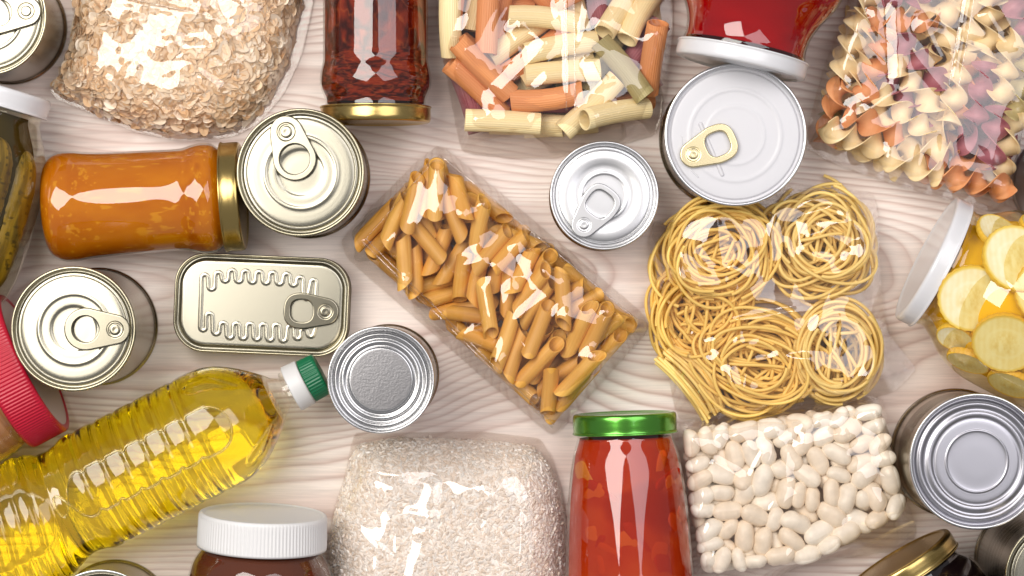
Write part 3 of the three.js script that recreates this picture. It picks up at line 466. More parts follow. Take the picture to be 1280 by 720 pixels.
function film(o) { // o.poly, o.top(x, z) -> height of the contents, o.folds [[x0, y0, x1, y1, width mm, height mm]] in photo pixels, o.seed
  const cell = o.cell || 0.0011, poly = o.poly, pad = 0.004;
  const bb = [Math.min(...poly.map((p) => p[0])) - pad, Math.max(...poly.map((p) => p[0])) + pad, Math.min(...poly.map((p) => p[1])) - pad, Math.max(...poly.map((p) => p[1])) + pad];
  const nx = Math.ceil((bb[1] - bb[0]) / cell) + 1, nz = Math.ceil((bb[3] - bb[2]) / cell) + 1, N = nx * nz;
  const sd = new Float32Array(N), X = new Float32Array(N), Z = new Float32Array(N), ob = new Float32Array(N), h = new Float32Array(N);
  for (let j = 0; j < nz; j++) for (let i = 0; i < nx; i++) { const q = j * nx + i, x = bb[0] + i * cell, z = bb[2] + j * cell; const [d, bx, bz] = edgeDist(poly, x, z); sd[q] = d; X[q] = d < 0 ? bx : x; Z[q] = d < 0 ? bz : z; ob[q] = d > 0 ? o.top(x, z) + 0.0006 : 0; if (d <= 0) ob[q] = 0; h[q] = Math.max(0.0012, ob[q]); }
  // lift pits so that the film spans between the pieces
  const its = o.its ?? 260; for (let it = 0; it < its; it++) for (let j = 1; j < nz - 1; j++) for (let i = 1; i < nx - 1; i++) { const q = j * nx + i; if (sd[q] <= 0) continue; const a = (h[q - 1] + h[q + 1] + h[q - nx] + h[q + nx]) * 0.25; h[q] = Math.max(ob[q], h[q] + 1.6 * (a - h[q])); }
  { const sm = h.slice(); for (let pass = 0; pass < (o.smooth ?? 9); pass++) { for (let j = 1; j < nz - 1; j++) for (let i = 1; i < nx - 1; i++) { const q = j * nx + i; if (sd[q] <= 0) continue; h[q] = sm[q] * 0.4 + (sm[q - 1] + sm[q + 1] + sm[q - nx] + sm[q + nx]) * 0.15; } sm.set(h); } }
  // soften the touch, then wrinkle
  const R = rng(o.seed), folds = (o.folds || []).map(([x0, y0, x1, y1, w, a]) => { const p = P(x0, y0, o.H || 0.03), q = P(x1, y1, o.H || 0.03); return [p.x, p.z, q.x, q.z, w / 1000, a / 1000]; });
  const bw = bb[1] - bb[0], bd = bb[3] - bb[2];
  for (let q = 0; q < (o.creases ?? 16); q++) { const x = bb[0] + bw * R(), z = bb[2] + bd * R(), t = R() * Math.PI, L = 0.012 + 0.03 * R(); folds.push([x - Math.cos(t) * L, z - Math.sin(t) * L, x + Math.cos(t) * L, z + Math.sin(t) * L, 0.003 + 0.007 * R(), (0.3 + 0.9 * R()) / 1000 * (o.creaseAmp ?? 1)]); }
  const wa = (o.wrinkle ?? 1) / 1000, ws = o.seed * 13, wl = o.wave || 0.022;
  const out = new Float32Array(N);
  for (let j = 0; j < nz; j++) for (let i = 0; i < nx; i++) {
    const q = j * nx + i; if (sd[q] <= 0) { out[q] = 0.001; continue; }
    const e = sstep(0, 0.012, sd[q]); const x = X[q], z = Z[q];
    let w = 0; const wx = x + 0.006 * noise(x / 0.03, z / 0.03, ws), wz = z + 0.006 * noise(x / 0.03 + 9, z / 0.03, ws + 1);
    w += wa * (1 - Math.abs(noise(wx / wl, wz / wl, ws + 2)) * 2) * 0.9 + wa * 0.4 * (1 - 2 * Math.abs(noise(wx / (wl * 0.42), wz / (wl * 0.42), ws + 3)));
    for (const [ax, az, bx, bz, fw, fa] of folds) { const dx = bx - ax, dz = bz - az, l2 = dx * dx + dz * dz, t = ((x - ax) * dx + (z - az) * dz) / l2; if (t < -0.1 || t > 1.1) continue; const tc = clamp(t), d = Math.hypot(x - ax - tc * dx, z - az - tc * dz); if (d < fw) w += Math.min(fa, fw * 0.3) * (1 - d / fw) * sstep(0, 0.2, Math.min(tc, 1 - tc) + 0.05); }
    out[q] = h[q] + e * (w + wa * 0.5);
    out[q] += 0.0014 * (1 - sstep(0, 0.006, sd[q])) * (0.5 + 0.8 * noise(x / 0.008, z / 0.008, ws + 7));
  }
  const sm = out.slice(); for (let pass = 0; pass < 1; pass++) { for (let j = 1; j < nz - 1; j++) for (let i = 1; i < nx - 1; i++) { const q = j * nx + i; if (sd[q] <= 0) continue; out[q] = sm[q] * 0.4 + (sm[q - 1] + sm[q + 1] + sm[q - nx] + sm[q + nx]) * 0.15; } sm.set(out); }
  const pos = [], idx = [], map = new Int32Array(N).fill(-1);
  const vert = (q) => { if (map[q] < 0) { map[q] = pos.length / 3; pos.push(X[q], out[q], Z[q]); } return map[q]; };
  for (let j = 0; j < nz - 1; j++) for (let i = 0; i < nx - 1; i++) { const a = j * nx + i, b = a + 1, c = a + nx, d = c + 1; if (sd[a] > 0 || sd[b] > 0 || sd[c] > 0 || sd[d] > 0) idx.push(vert(a), vert(c), vert(b), vert(b), vert(c), vert(d)); }
  const g = new THREE.BufferGeometry(); g.setAttribute('position', new THREE.Float32BufferAttribute(pos, 3)); g.setIndex(idx); g.computeVertexNormals();
  const sh = new THREE.Shape(poly.map(([x, z]) => new THREE.Vector2(x, -z))); const bg = new THREE.ShapeGeometry(sh); bg.rotateX(-Math.PI / 2); bg.translate(0, 0.0007, 0);
  const bag = thing('food_bag', o.label, 'bag', undefined); bag.position.set((bb[0] + bb[1]) / 2, 0, (bb[2] + bb[3]) / 2);
  for (const q of [g, bg]) q.translate(-bag.position.x, 0, -bag.position.z);
  (o.seams || []).forEach(([x0, y0, x1, y1, rr]) => {
    const p = P(x0, y0, o.H || 0.03), q = P(x1, y1, o.H || 0.03), pts = []; let sum = []; for (let i = 0; i <= 40; i++) { const x = lerp(p.x, q.x, i / 40), z = lerp(p.z, q.z, i / 40), a = clamp(Math.round((x - bb[0]) / cell), 0, nx - 1), c = clamp(Math.round((z - bb[2]) / cell), 0, nz - 1); sum.push([x, out[c * nx + a] + 0.0003, z]); }
    for (let i = 0; i <= 40; i++) { let y = 0, n2 = 0; for (let e = -3; e <= 3; e++) if (sum[i + e]) { y += sum[i + e][1]; n2++; } pts.push(V3(sum[i][0] - bag.position.x, y / n2, sum[i][2] - bag.position.z)); }
    part('seam', new THREE.TubeGeometry(new THREE.CatmullRomCurve3(pts), 120, (rr || 0.6) / 1000, 8, false), o.mat || FILM, bag);
  });
  part('upper_film', g, o.mat || FILM, bag); part('lower_film', bg, o.mat || FILM, bag);
  return bag;
}
function mapper(rods, poly) {
  const bb = [Math.min(...poly.map((p) => p[0])) - 0.01, Math.max(...poly.map((p) => p[0])) + 0.01, Math.min(...poly.map((p) => p[1])) - 0.01, Math.max(...poly.map((p) => p[1])) + 0.01], cell = 0.001, m = topMap(rods, bb, cell);
  const seen = new Map(); for (const q of m.id) if (q >= 0) seen.set(q, (seen.get(q) || 0) + 1);
  return { seen, top: (x, z) => { const i = Math.round((x - bb[0]) / cell), j = Math.round((z - bb[2]) / cell); return i < 0 || j < 0 || i >= m.nx || j >= m.nz ? 0 : m.h[j * m.nx + i]; } };
}
function placeUp(m, r, R) { // like placeRod, with the slanted cut of one end turned up
  const a = V3(...r.a), b = V3(...r.b), y = V3().subVectors(b, a).normalize().multiplyScalar(r.flip ? -1 : 1), x = V3(0, -1, 0).addScaledVector(y, y.y).normalize(), z = V3().crossVectors(x, y);
  m.position.copy(a).add(b).multiplyScalar(0.5); m.quaternion.setFromRotationMatrix(new THREE.Matrix4().makeBasis(x, y, z)); m.rotateY((R() - 0.5) * 2.0);
}
function placeRod(m, r) { // a thing whose local y is its length
  const a = V3(...r.a), b = V3(...r.b); m.position.copy(a).add(b).multiplyScalar(0.5); m.quaternion.setFromUnitVectors(V3(0, 1, 0), b.sub(a).normalize().multiplyScalar(r.flip ? -1 : 1)); m.rotateY(r.roll);
}
function tubePiece(r0, r1, len, slant, bend, ridges, seg) { // hollow pasta tube
  const rows = 5, ridge = (u, r) => r - (ridges ? 0.00028 * (0.5 - 0.5 * Math.cos(u * ridges * Math.PI * 2)) : 0);
  const prof = []; for (let i = 0; i <= rows; i++) prof.push([r0, i / rows, 1]); prof.push([(r0 + r1) / 2, 1.004, 1], [r1, 1, 0]); for (let i = rows; i >= 0; i--) prof.push([r1, i / rows, 0]); prof.push([(r0 + r1) / 2, -0.004, 1], [r0, 0, 1]);
  const g = sheet(seg, prof.length - 1, (u, v) => { const [r, t, out] = prof[Math.round(v * (prof.length - 1))]; const th = u * Math.PI * 2, rr = out && r === r0 ? ridge(u, r) : r; const x = rr * Math.sin(th), z = rr * Math.cos(th); const y = (t - 0.5) * len + slant * x; const bx = bend * (1 - Math.pow((t - 0.5) * 2, 2)); return [x + bx, y, z]; }, true);
  return g;
}

// penne
{
  const outline = polyW([[546, 172], [806, 392], [814, 412], [700, 540], [688, 546], [430, 322], [424, 300], [440, 280]], 0.02);
  const box = polyW([[546, 189], [799, 404], [691, 532], [437, 302]], 0.02);
  const SEEDS = [[530, 418, 588, 462, 0, 0.6], [580, 480, 646, 515, 0, 0.5], [600, 215, 640, 250, 0, 1], [650, 262, 690, 300, 0, 1], [700, 310, 740, 345, 0, 1.2], [752, 352, 788, 388, 0, 1], [712, 332, 762, 378, 0, 2], [530, 300, 560, 245, 0, 2.2], [545, 326, 572, 270, 0, 2.2], [520, 316, 545, 255, 0, 2], [560, 336, 590, 290, 0, 2.3], [432, 349, 446, 318, 0, 1.4], [556, 238, 582, 206, 0, 2.4], [441, 300, 487, 240, 0, 2], [462, 310, 494, 250, 0, 2.4], [478, 300, 510, 226, 0, 2.9], [503, 292, 524, 220, 0, 3], [452, 364, 488, 312, 0, 2.2], [478, 372, 512, 318, 0, 2.8], [508, 376, 532, 322, 0, 2.9], [563, 252, 597, 210, 0, 2.6], [572, 272, 592, 240, 0, 2.2], [604, 307, 654, 276, 0, 3], [602, 292, 622, 258, 0, 2.3], [570, 314, 612, 262, 0, 2.6], [634, 330, 660, 283, 0, 2.5], [648, 338, 674, 290, 0, 2.6], [688, 374, 708, 318, 0, 2.5], [708, 330, 722, 378, 0, 2.9], [645, 398, 684, 330, 0, 3], [668, 404, 692, 340, 0, 2.8], [620, 384, 652, 325, 0, 2.8], [528, 390, 556, 336, 0, 2.4], [503, 402, 532, 334, 0, 2.7], [494, 384, 520, 326, 0, 2.5], [514, 412, 576, 357, 0, 3.3], [530, 410, 588, 388, 0, 2.6], [570, 434, 612, 370, 0, 2.4], [576, 440, 604, 398, 0, 2.9], [634, 390, 592, 432, 0, 2.8], [638, 456, 633, 410, 0, 2.4], [592, 428, 614, 464, 0, 2.3], [600, 438, 628, 443, 0, 2], [630, 464, 662, 412, 0, 2.7], [640, 476, 696, 412, 0, 3.1], [608, 476, 678, 479, 0, 2.5], [655, 446, 686, 402, 0, 2.9], [610, 418, 637, 380, 0, 2.5], [640, 508, 708, 460, 0, 2.6], [646, 522, 680, 500, 0, 1.8], [756, 474, 676, 522, 0, 2.8], [662, 472, 722, 420, 0, 3], [702, 488, 758, 450, 0, 2.9], [736, 444, 766, 393, 0, 2.5], [710, 454, 750, 403, 0, 2.6], [758, 466, 800, 408, 0, 2.2], [702, 460, 714, 438, 0, 2.2], [738, 374, 762, 402, 0, 2.3], [698, 420, 714, 376, 0, 2.6], [555, 236, 549, 198, 0, 2.6]];
  const rods = settle({ poly: box, n: 60, seed: 41, margin: 0.0, stack: 0.012, fillRoof: 0.024, slope: 0.6, tilt: 0.4, roof: () => 0.052, seeds: SEEDS, kind: (i, r, x, z) => ({ r: 0.0049, len: 0.0275, angle: lerp(-1.12, -0.62, clamp((x + z + 0.07) / 0.14)) + (r() - 0.5) * (r() < 0.8 ? 0.7 : 3) }) });
  const mp = mapper(rods, box), geos = [tubePiece(0.0049, 0.00405, 0.0305, 0.95, 0.0003, 0, 28), tubePiece(0.0049, 0.00405, 0.0295, 0.85, 0.0007, 0, 28)];
  const pt = (s) => tex(128, 128, (u, v) => { const n = fbm(u * 40, v * 3, 3, s) * 0.5 + fbm(u * 6, v * 6, 2, s + 5) * 0.5; return mix3(rgb(222, 162, 68), rgb(241, 190, 98), clamp(0.5 + n)); });
  const PR = rng(31), mats = [std({ map: pt(1), roughness: 0.5 }), std({ map: pt(20), roughness: 0.5, color: 0xf2ece4 }), std({ map: pt(40), roughness: 0.5, color: 0xfff8ee })];
  rods.forEach((r, i) => { if (!(mp.seen.get(i) > 4)) return; placeUp(solo('penne_tube', geos[i % 2], mats[i % 3], 'dry amber penne tube inside the long clear pasta bag', 'pasta', 'penne in the clear bag'), r, PR); });
  film({ poly: roundPoly(outline, 5, 0.06), top: mp.top, seed: 3, label: 'long clear cellophane bag filled with penne', H: 0.05, wrinkle: 0.6, wave: 0.034, creases: 8, seams: [[452, 302, 692, 538, 0.9], [456, 298, 694, 534, 0.5], [549, 192, 800, 402, 0.8], [549, 192, 454, 300, 0.4]], folds: [[452, 300, 690, 538, 3, 2.2], [548, 190, 800, 402, 3, 2.2], [512, 345, 574, 205, 24, 4.6], [560, 345, 610, 320, 10, 2.2], [640, 290, 700, 360, 10, 2.5], [700, 390, 770, 420, 9, 2]] });
}
// ridged tubes in four colours
{
  const outline = polyW([[545, -60], [543, 20], [556, 90], [566, 140], [576, 190], [640, 197], [705, 196], [824, 168], [834, 120], [842, 40], [842, -60]]);
  const box = polyW([[548, -60], [549, 60], [566, 130], [584, 168], [700, 174], [806, 154], [826, 110], [838, 20], [838, -60]], 0.02);
  const SEEDS = [[560, 50, 571, 133, 0, 0.6], [830, 44, 829, 136, 3, 0.8], [571, 96, 600, 150, 3, 0], [650, 95, 664, 140, 3, 0.2], [587, 164, 680, 167, 1, 0], [785, 120, 786, 160, 3, 0.2], [752, 168, 800, 160, 0, 0], [554, -52, 556, 36, 0, 1.6], [563, -66, 566, 17, 1, 2.4], [580, -40, 580, 47, 1, 1.2], [578, -66, 594, 17, 0, 2.3], [620, -28, 598, 56, 0, 1.8], [629, 82, 700, 24, 0, 1.2], [607, 67, 682, 22, 1, 2.0], [633, 15, 722, 52, 1, 2.7], [640, 62, 730, 66, 1, 1.8], [655, 86, 746, 90, 1, 1.4], [575, 51, 640, 114, 0, 1.7], [560, 70, 627, 137, 0, 2.4], [575, 141, 667, 143, 1, 1.4], [660, 118, 744, 150, 0, 1.7], [669, 150, 753, 172, 1, 1.6], [740, 100, 800, 62, 2, 0.9], [784, 96, 795, 8, 1, 1.2], [805, 5, 815, 92, 0, 1.9], [684, 84, 768, 120, 1, 2.4], [727, 78, 826, 101, 2, 2.6], [736, 154, 822, 124, 1, 2.6], [765, 44, 842, -2, 1, 2.6], [700, 4, 790, 16, 0, 2.4], [640, -40, 668, 30, 0, 1.9], [700, -50, 740, 30, 1, 1.8], [760, -60, 812, 8, 0, 1.7]];
  const kinds = [['orange', rgb(222, 142, 84), rgb(233, 160, 106)], ['cream', rgb(246, 222, 164), rgb(250, 232, 184)], ['green', rgb(160, 146, 94), rgb(182, 168, 118)], ['purple', rgb(140, 68, 78), rgb(164, 92, 100)]];
  const rods = settle({ poly: box, n: 20, fillRoof: 0.022, seed: 15, margin: 0.001, slope: 0.5, stack: 0.006, seeds: SEEDS, tilt: 0.2, roof: () => 0.052, kind: (i, r) => ({ r: 0.0068, len: 0.032, angle: r() * Math.PI }) });
  const mp = mapper(rods, box), geos = [tubePiece(0.0069, 0.0056, 0.046, 0, 0.0004, 30, 120), tubePiece(0.0068, 0.0055, 0.044, 0, 0.0028, 30, 120), tubePiece(0.0068, 0.0055, 0.046, 0, 0.0012, 30, 120)];
  const mats = kinds.map(([, a, b], s) => std({ map: tex(128, 128, (u, v) => mix3(a, b, clamp(0.5 + fbm(u * 30, v * 3, 3, s * 9) * 0.7 + 0.25 * Math.sin(u * 30 * Math.PI * 2))), true), roughness: 0.55 }));
  const R = rng(4);
  rods.forEach((r, i) => { if (!(mp.seen.get(i) > 4)) return; const q = R(), x = (r.a[0] + r.b[0]) / 2; const right = x > P(700, 0, 0.03).x; const c = r.tone !== undefined ? r.tone : right ? (q < 0.28 ? 0 : q < 0.66 ? 1 : q < 0.82 ? 2 : 3) : (q < 0.5 ? 0 : q < 0.9 ? 1 : q < 0.93 ? 2 : 3);
    placeRod(solo('rigatoni_tube', geos[i % 3], mats[c], `dry ${kinds[c][0]} ridged pasta tube inside the mixed tube pasta bag`, 'pasta', `${kinds[c][0]} ridged tubes in the bag`), r); });
  film({ poly: roundPoly(outline, 5, 0.1), top: mp.top, seed: 8, label: 'clear bag of mixed orange, cream, green and purple ridged pasta tubes', H: 0.045, wrinkle: 0.5, wave: 0.034, creases: 9, seams: [[705, -50, 708, 138, 0.5], [717, -50, 719, 138, 0.5]], folds: [[708, -50, 712, 140, 3.2, 2.4], [640, 20, 690, 60, 10, 3], [680, 60, 620, 120, 8, 2.5], [740, 20, 820, 60, 12, 2.6], [740, 70, 760, 110, 9, 2]] });
}
// spiral ribbons in four colours
{
  const outline = polyW([[1075, -60], [1058, 20], [1032, 80], [1014, 150], [1008, 184], [1050, 206], [1120, 230], [1190, 250], [1240, 264], [1262, 256], [1274, 200], [1300, 120], [1330, -60]]);
  const box = polyW([[1082, -60], [1040, 70], [1022, 172], [1110, 218], [1238, 250], [1256, 246], [1284, 120], [1322, -60]], 0.02);
  const kinds = [['cream', rgb(247, 218, 162), rgb(252, 231, 186)], ['orange', rgb(228, 150, 94), rgb(238, 170, 116)], ['purple', rgb(158, 84, 96), rgb(186, 114, 122)], ['green', rgb(176, 160, 104), rgb(202, 186, 132)]];
  const rods = settle({ poly: box, n: 96, seed: 91, margin: 0.0, stack: 0.09, slope: 0.6, tilt: 0.3, roof: () => 0.044, kind: (i, r) => ({ r: 0.0068, len: 0.030, angle: r() * Math.PI }) });
  const mp = mapper(rods, box);
  const curl = (turns, w, len, ph) => { const NS = 44, sec = [[-1, -1], [-0.5, -1], [0, -1], [0.5, -1], [1, -1], [1.06, 0], [1, 1], [0.5, 1], [0, 1], [-0.5, 1], [-1, 1], [-1.06, 0], [-1, -1]]; return sheet(12, NS, (u, v) => { const [a, b] = sec[Math.round(u * 12)]; const t = ph + v * turns * Math.PI * 2, ww = w * (0.94 + 0.08 * Math.sin(v * 19)); const off = a * ww, th = b * 0.0007; const y = (v - 0.5) * len + 0.0016 * a * a * Math.sin(v * 8 + ph); const lx = off, lz = th + 0.0012 * (1 - a * a); return [lx * Math.cos(t) - lz * Math.sin(t), y, lx * Math.sin(t) + lz * Math.cos(t)]; }, true); };
  const geos = [curl(1.5, 0.0086, 0.044, 0), curl(1.75, 0.009, 0.048, 1), curl(1.3, 0.0084, 0.040, 2)];
  const mats = kinds.map(([, a, b], s) => std({ map: tex(128, 128, (u, v) => mix3(a, b, clamp(0.5 + fbm(u * 4, v * 14, 3, s * 7 + 50))), true), roughness: 0.55 }));
  const R = rng(12);
  rods.forEach((r, i) => { if (!(mp.seen.get(i) > 4)) return; const q = R(); let c = q < 0.62 ? 0 : q < 0.76 ? 1 : q < 0.9 ? 2 : 3;
    const mx = (r.a[0] + r.b[0]) / 2, mz = (r.a[2] + r.b[2]) / 2; for (const [sx, sy, sr, sc] of [[1046, 148, 26, 1], [1078, 148, 20, 1], [1082, 26, 24, 1], [1055, 40, 16, 2], [1112, 120, 22, 2], [1238, 140, 34, 2], [1170, 66, 24, 2], [1116, 214, 16, 2], [1262, 32, 22, 2], [1232, 232, 18, 1], [1110, 196, 12, 3], [1150, 6, 22, 3]]) { const w = P(sx, sy, 0.035); if (Math.hypot(mx - w.x, mz - w.z) < sr * PX) c = sc; }
    placeRod(solo('spiral_pasta', geos[i % 3], mats[c], `dry ${kinds[c][0]} twisted pasta ribbon inside the spiral pasta bag`, 'pasta', `${kinds[c][0]} spirals in the bag`), r); });
  film({ poly: roundPoly(outline, 5, 0.1), top: mp.top, seed: 21, label: 'clear bag of mixed cream, orange, purple and green spiral pasta', H: 0.045, wrinkle: 0.5, wave: 0.034, creases: 10, seams: [[1208, -30, 1186, 106, 0.6], [1222, -30, 1198, 108, 0.5]], folds: [[1214, -30, 1192, 110, 3.5, 2.6], [1120, 0, 1124, 110, 7, 3], [1124, 110, 1080, 142, 6, 2.4], [1150, 20, 1180, 80, 10, 2.4], [1230, 10, 1260, 60, 9, 2]] });
}
// white beans
{
  const outline = polyW([[846, 536], [852, 528], [1090, 494], [1108, 500], [1118, 556], [1132, 610], [1150, 664], [1142, 692], [1100, 694], [1010, 706], [940, 740], [890, 780], [866, 700], [852, 600]]);
  const box = polyW([[850, 536], [1098, 500], [1112, 560], [1144, 668], [1130, 690], [1010, 702], [920, 750], [886, 766], [862, 650]], 0.016);
  const rods = settle({ poly: box, n: 270, seed: 63, margin: 0.0, stack: 0.07, tilt: 0.5, slope: 0.6, roof: () => 0.037, kind: (i, r) => { const s = 0.92 + 0.38 * r(); return { r: 0.0053 * s, len: 0.0062 * s, angle: r() * Math.PI, s }; } });
  const mp = mapper(rods, box), R = rng(9);
  const bean = (bend, fat) => { const g = new THREE.SphereGeometry(1, 22, 16); const p = g.attributes.position; for (let i = 0; i < p.count; i++) { let x = p.getX(i), y = p.getY(i), z = p.getZ(i); const e = Math.sqrt(Math.max(1 - Math.pow(Math.abs(y), 2.5), 0) / Math.max(1 - y * y, 1e-4)); x *= 0.0050 * fat * e; z *= 0.0054 * e; y *= 0.0084; x -= bend * Math.pow(y / 0.0084, 2) * 0.0016; if (x > 0) x -= bend * 0.0011 * Math.exp(-Math.pow(y / 0.0028, 2)) * (x / 0.005); p.setXYZ(i, x, y, z); } g.computeVertexNormals(); return g; };
  const geos = [bean(1, 1), bean(0.7, 0.94), bean(1.2, 1.04), bean(0.4, 1)];
  const mats = [[248, 236, 218], [250, 241, 226], [245, 229, 207], [250, 239, 222]].map((c, s) => std({ map: tex(96, 96, (u, v) => { const n = 1 + 0.05 * fbm(u * 8, v * 8, 3, s * 3); return [c[0] / 255 * n, c[1] / 255 * n, c[2] / 255 * n]; }), roughness: 0.36 }));
  rods.forEach((r, i) => { if (!(mp.seen.get(i) > 6)) return; const m = solo('white_bean', geos[i % 4], mats[Math.floor(R() * 4)], 'dry white kidney bean inside the clear bag of beans', 'bean', 'white beans in the clear bag'); placeRod(m, r); m.scale.setScalar(r.s); });
  film({ poly: roundPoly(outline, 5, 0.1), top: mp.top, seed: 33, label: 'clear bag full of white kidney beans', H: 0.03, wrinkle: 0.35, wave: 0.03, creases: 6, creaseAmp: 0.8, folds: [[885, 575, 930, 600, 5, 1.6], [935, 600, 955, 560, 4, 1.6], [985, 560, 1060, 540, 8, 1.6]] });
}
// heaps of flakes and grains
function heap(poly, H, lump, seed) { return (x, z) => { const [d] = edgeDist(poly, x, z); if (d <= 0) return 0; const t = clamp(d / 0.032); return 0.002 + H * Math.sqrt(1 - (1 - t) * (1 - t)) * (1 + lump * fbm(x / 0.035, z / 0.035, 2, seed)) ; }; }
function heapMesh(poly, f, mat, name, parent, cell = 0.0025) {
  const bb = [Math.min(...poly.map((p) => p[0])), Math.max(...poly.map((p) => p[0])), Math.min(...poly.map((p) => p[1])), Math.max(...poly.map((p) => p[1]))], nx = Math.ceil((bb[1] - bb[0]) / cell) + 1, nz = Math.ceil((bb[3] - bb[2]) / cell) + 1, pos = [], idx = [], map = new Map();
  const vert = (i, j) => { const k = j * 9999 + i; if (!map.has(k)) { const x = bb[0] + i * cell, z = bb[2] + j * cell, [d, bx, bz] = edgeDist(poly, x, z); map.set(k, pos.length / 3); if (d > 0) pos.push(x, Math.max(0.001, f(x, z) - 0.0014), z); else pos.push(bx, 0.001, bz); } return map.get(k); };
  for (let j = 0; j < nz; j++) for (let i = 0; i < nx; i++) { const x = bb[0] + i * cell, z = bb[2] + j * cell; if ([[0, 0], [1, 0], [0, 1], [1, 1]].some(([a, b]) => inPoly(poly, x + a * cell, z + b * cell))) { const a = vert(i, j), b = vert(i + 1, j), c = vert(i, j + 1), d = vert(i + 1, j + 1); idx.push(a, c, b, b, c, d); } }
  const g = new THREE.BufferGeometry(); g.setAttribute('position', new THREE.Float32BufferAttribute(pos, 3)); g.setIndex(idx); g.computeVertexNormals(); return part(name, g, mat, parent);
}
function scatter(poly, f, geo, mat, n, seed, tilt, tints, sink, parent, name, lie) {
  const R = rng(seed), bb = [Math.min(...poly.map((p) => p[0])), Math.max(...poly.map((p) => p[0])), Math.min(...poly.map((p) => p[1])), Math.max(...poly.map((p) => p[1]))];
  const im = new THREE.InstancedMesh(geo, mat, n); im.name = name; const m = new THREE.Matrix4(), q = new THREE.Quaternion(), q2 = new THREE.Quaternion(), q3 = new THREE.Quaternion(), e = 0.0012, c = new THREE.Color();
  for (let i = 0; i < n; i++) {
    let x, z; do { x = lerp(bb[0], bb[1], R()); z = lerp(bb[2], bb[3], R()); } while (!inPoly(poly, x, z));
    const y = f(x, z), nrm = V3(-(f(x + e, z) - f(x - e, z)) / 2 / e, 1, -(f(x, z + e) - f(x, z - e)) / 2 / e).clampLength(0, 1.6).normalize();
    q.setFromUnitVectors(V3(0, 1, 0), nrm); q2.setFromAxisAngle(V3(0, 1, 0), R() * Math.PI * 2); q3.setFromAxisAngle(V3(R() - 0.5, 0, R() - 0.5).normalize(), (R() + R() + R() - 1.5) * tilt);
    const s = 0.75 + 0.5 * R(); m.compose(V3(x, Math.max(0.0016, y - sink * R()), z), q.multiply(q2).multiply(q3), V3(s, s, s * (0.85 + 0.3 * R()))); im.setMatrixAt(i, m);
    const t = tints[Math.floor(R() * tints.length)], b = 0.94 + 0.12 * R(); im.setColorAt(i, c.setRGB(t[0] * b, t[1] * b, t[2] * b, THREE.SRGBColorSpace));
  }
  im.castShadow = im.receiveShadow = true; parent.add(im); return im;
}
function stuff(name, label, category) { const g = thing(name, label, category); g.userData.kind = 'stuff'; return g; }
{ // rolled oats
  const outline = polyW([[72, -60], [88, 10], [82, 60], [70, 92], [57, 108], [66, 122], [110, 140], [165, 164], [225, 176], [290, 170], [322, 152], [352, 118], [376, 66], [390, 0], [396, -60]]);
  const poly = roundPoly(polyW([[78, -60], [94, 10], [86, 62], [74, 92], [64, 106], [74, 118], [120, 138], [175, 160], [228, 171], [286, 164], [312, 148], [340, 116], [362, 66], [376, 0], [384, -60]]), 5, 0.15);
  const f = heap(poly, 0.038, 0.16, 7), g = stuff('rolled_oats', 'heap of pale rolled oat flakes inside the clear bag', 'oats');
  heapMesh(poly, f, std({ color: col(230, 196, 154), roughness: 0.9 }), 'oat_mass', g);
  const fl = sheet(18, 6, (u, v) => { const a = u * Math.PI * 2, d = v, r = d * (1 + 0.07 * Math.sin(a * 3 + 1)); const x = 0.0051 * r * Math.cos(a), z = 0.0033 * r * Math.sin(a); return [x, 0.0004 * (d * d) - 0.0006 * Math.exp(-Math.pow(z / 0.0005, 2)) * (1 - 0.6 * d) + 0.0003 * Math.sin(a * 2) * d, z]; }, true);
  scatter(poly, f, fl, std({ color: 0xffffff, roughness: 0.8 }), 5200, 17, 0.65, [rgb(240, 214, 182), rgb(245, 224, 196), rgb(234, 204, 168), rgb(226, 190, 148), rgb(248, 232, 210)], 0.0022, g, 'oat_flakes');
  film({ poly: roundPoly(outline, 5, 0.1), top: (x, z) => { const y = f(x, z); return y > 0 ? y + 0.0022 : 0; }, seed: 5, its: 60, label: 'clear bag of rolled oats with crinkled film', H: 0.04, wrinkle: 0.8, wave: 0.022, seams: [[150, -4, 268, 22, 0.6], [200, 0, 275, 14, 0.4]], folds: [[150, 0, 270, 26, 4, 2.4], [170, 20, 150, 50, 7, 2.4], [230, 20, 215, 60, 6, 2], [262, 22, 285, 60, 6, 2], [195, 60, 270, 60, 8, 2]] });
}
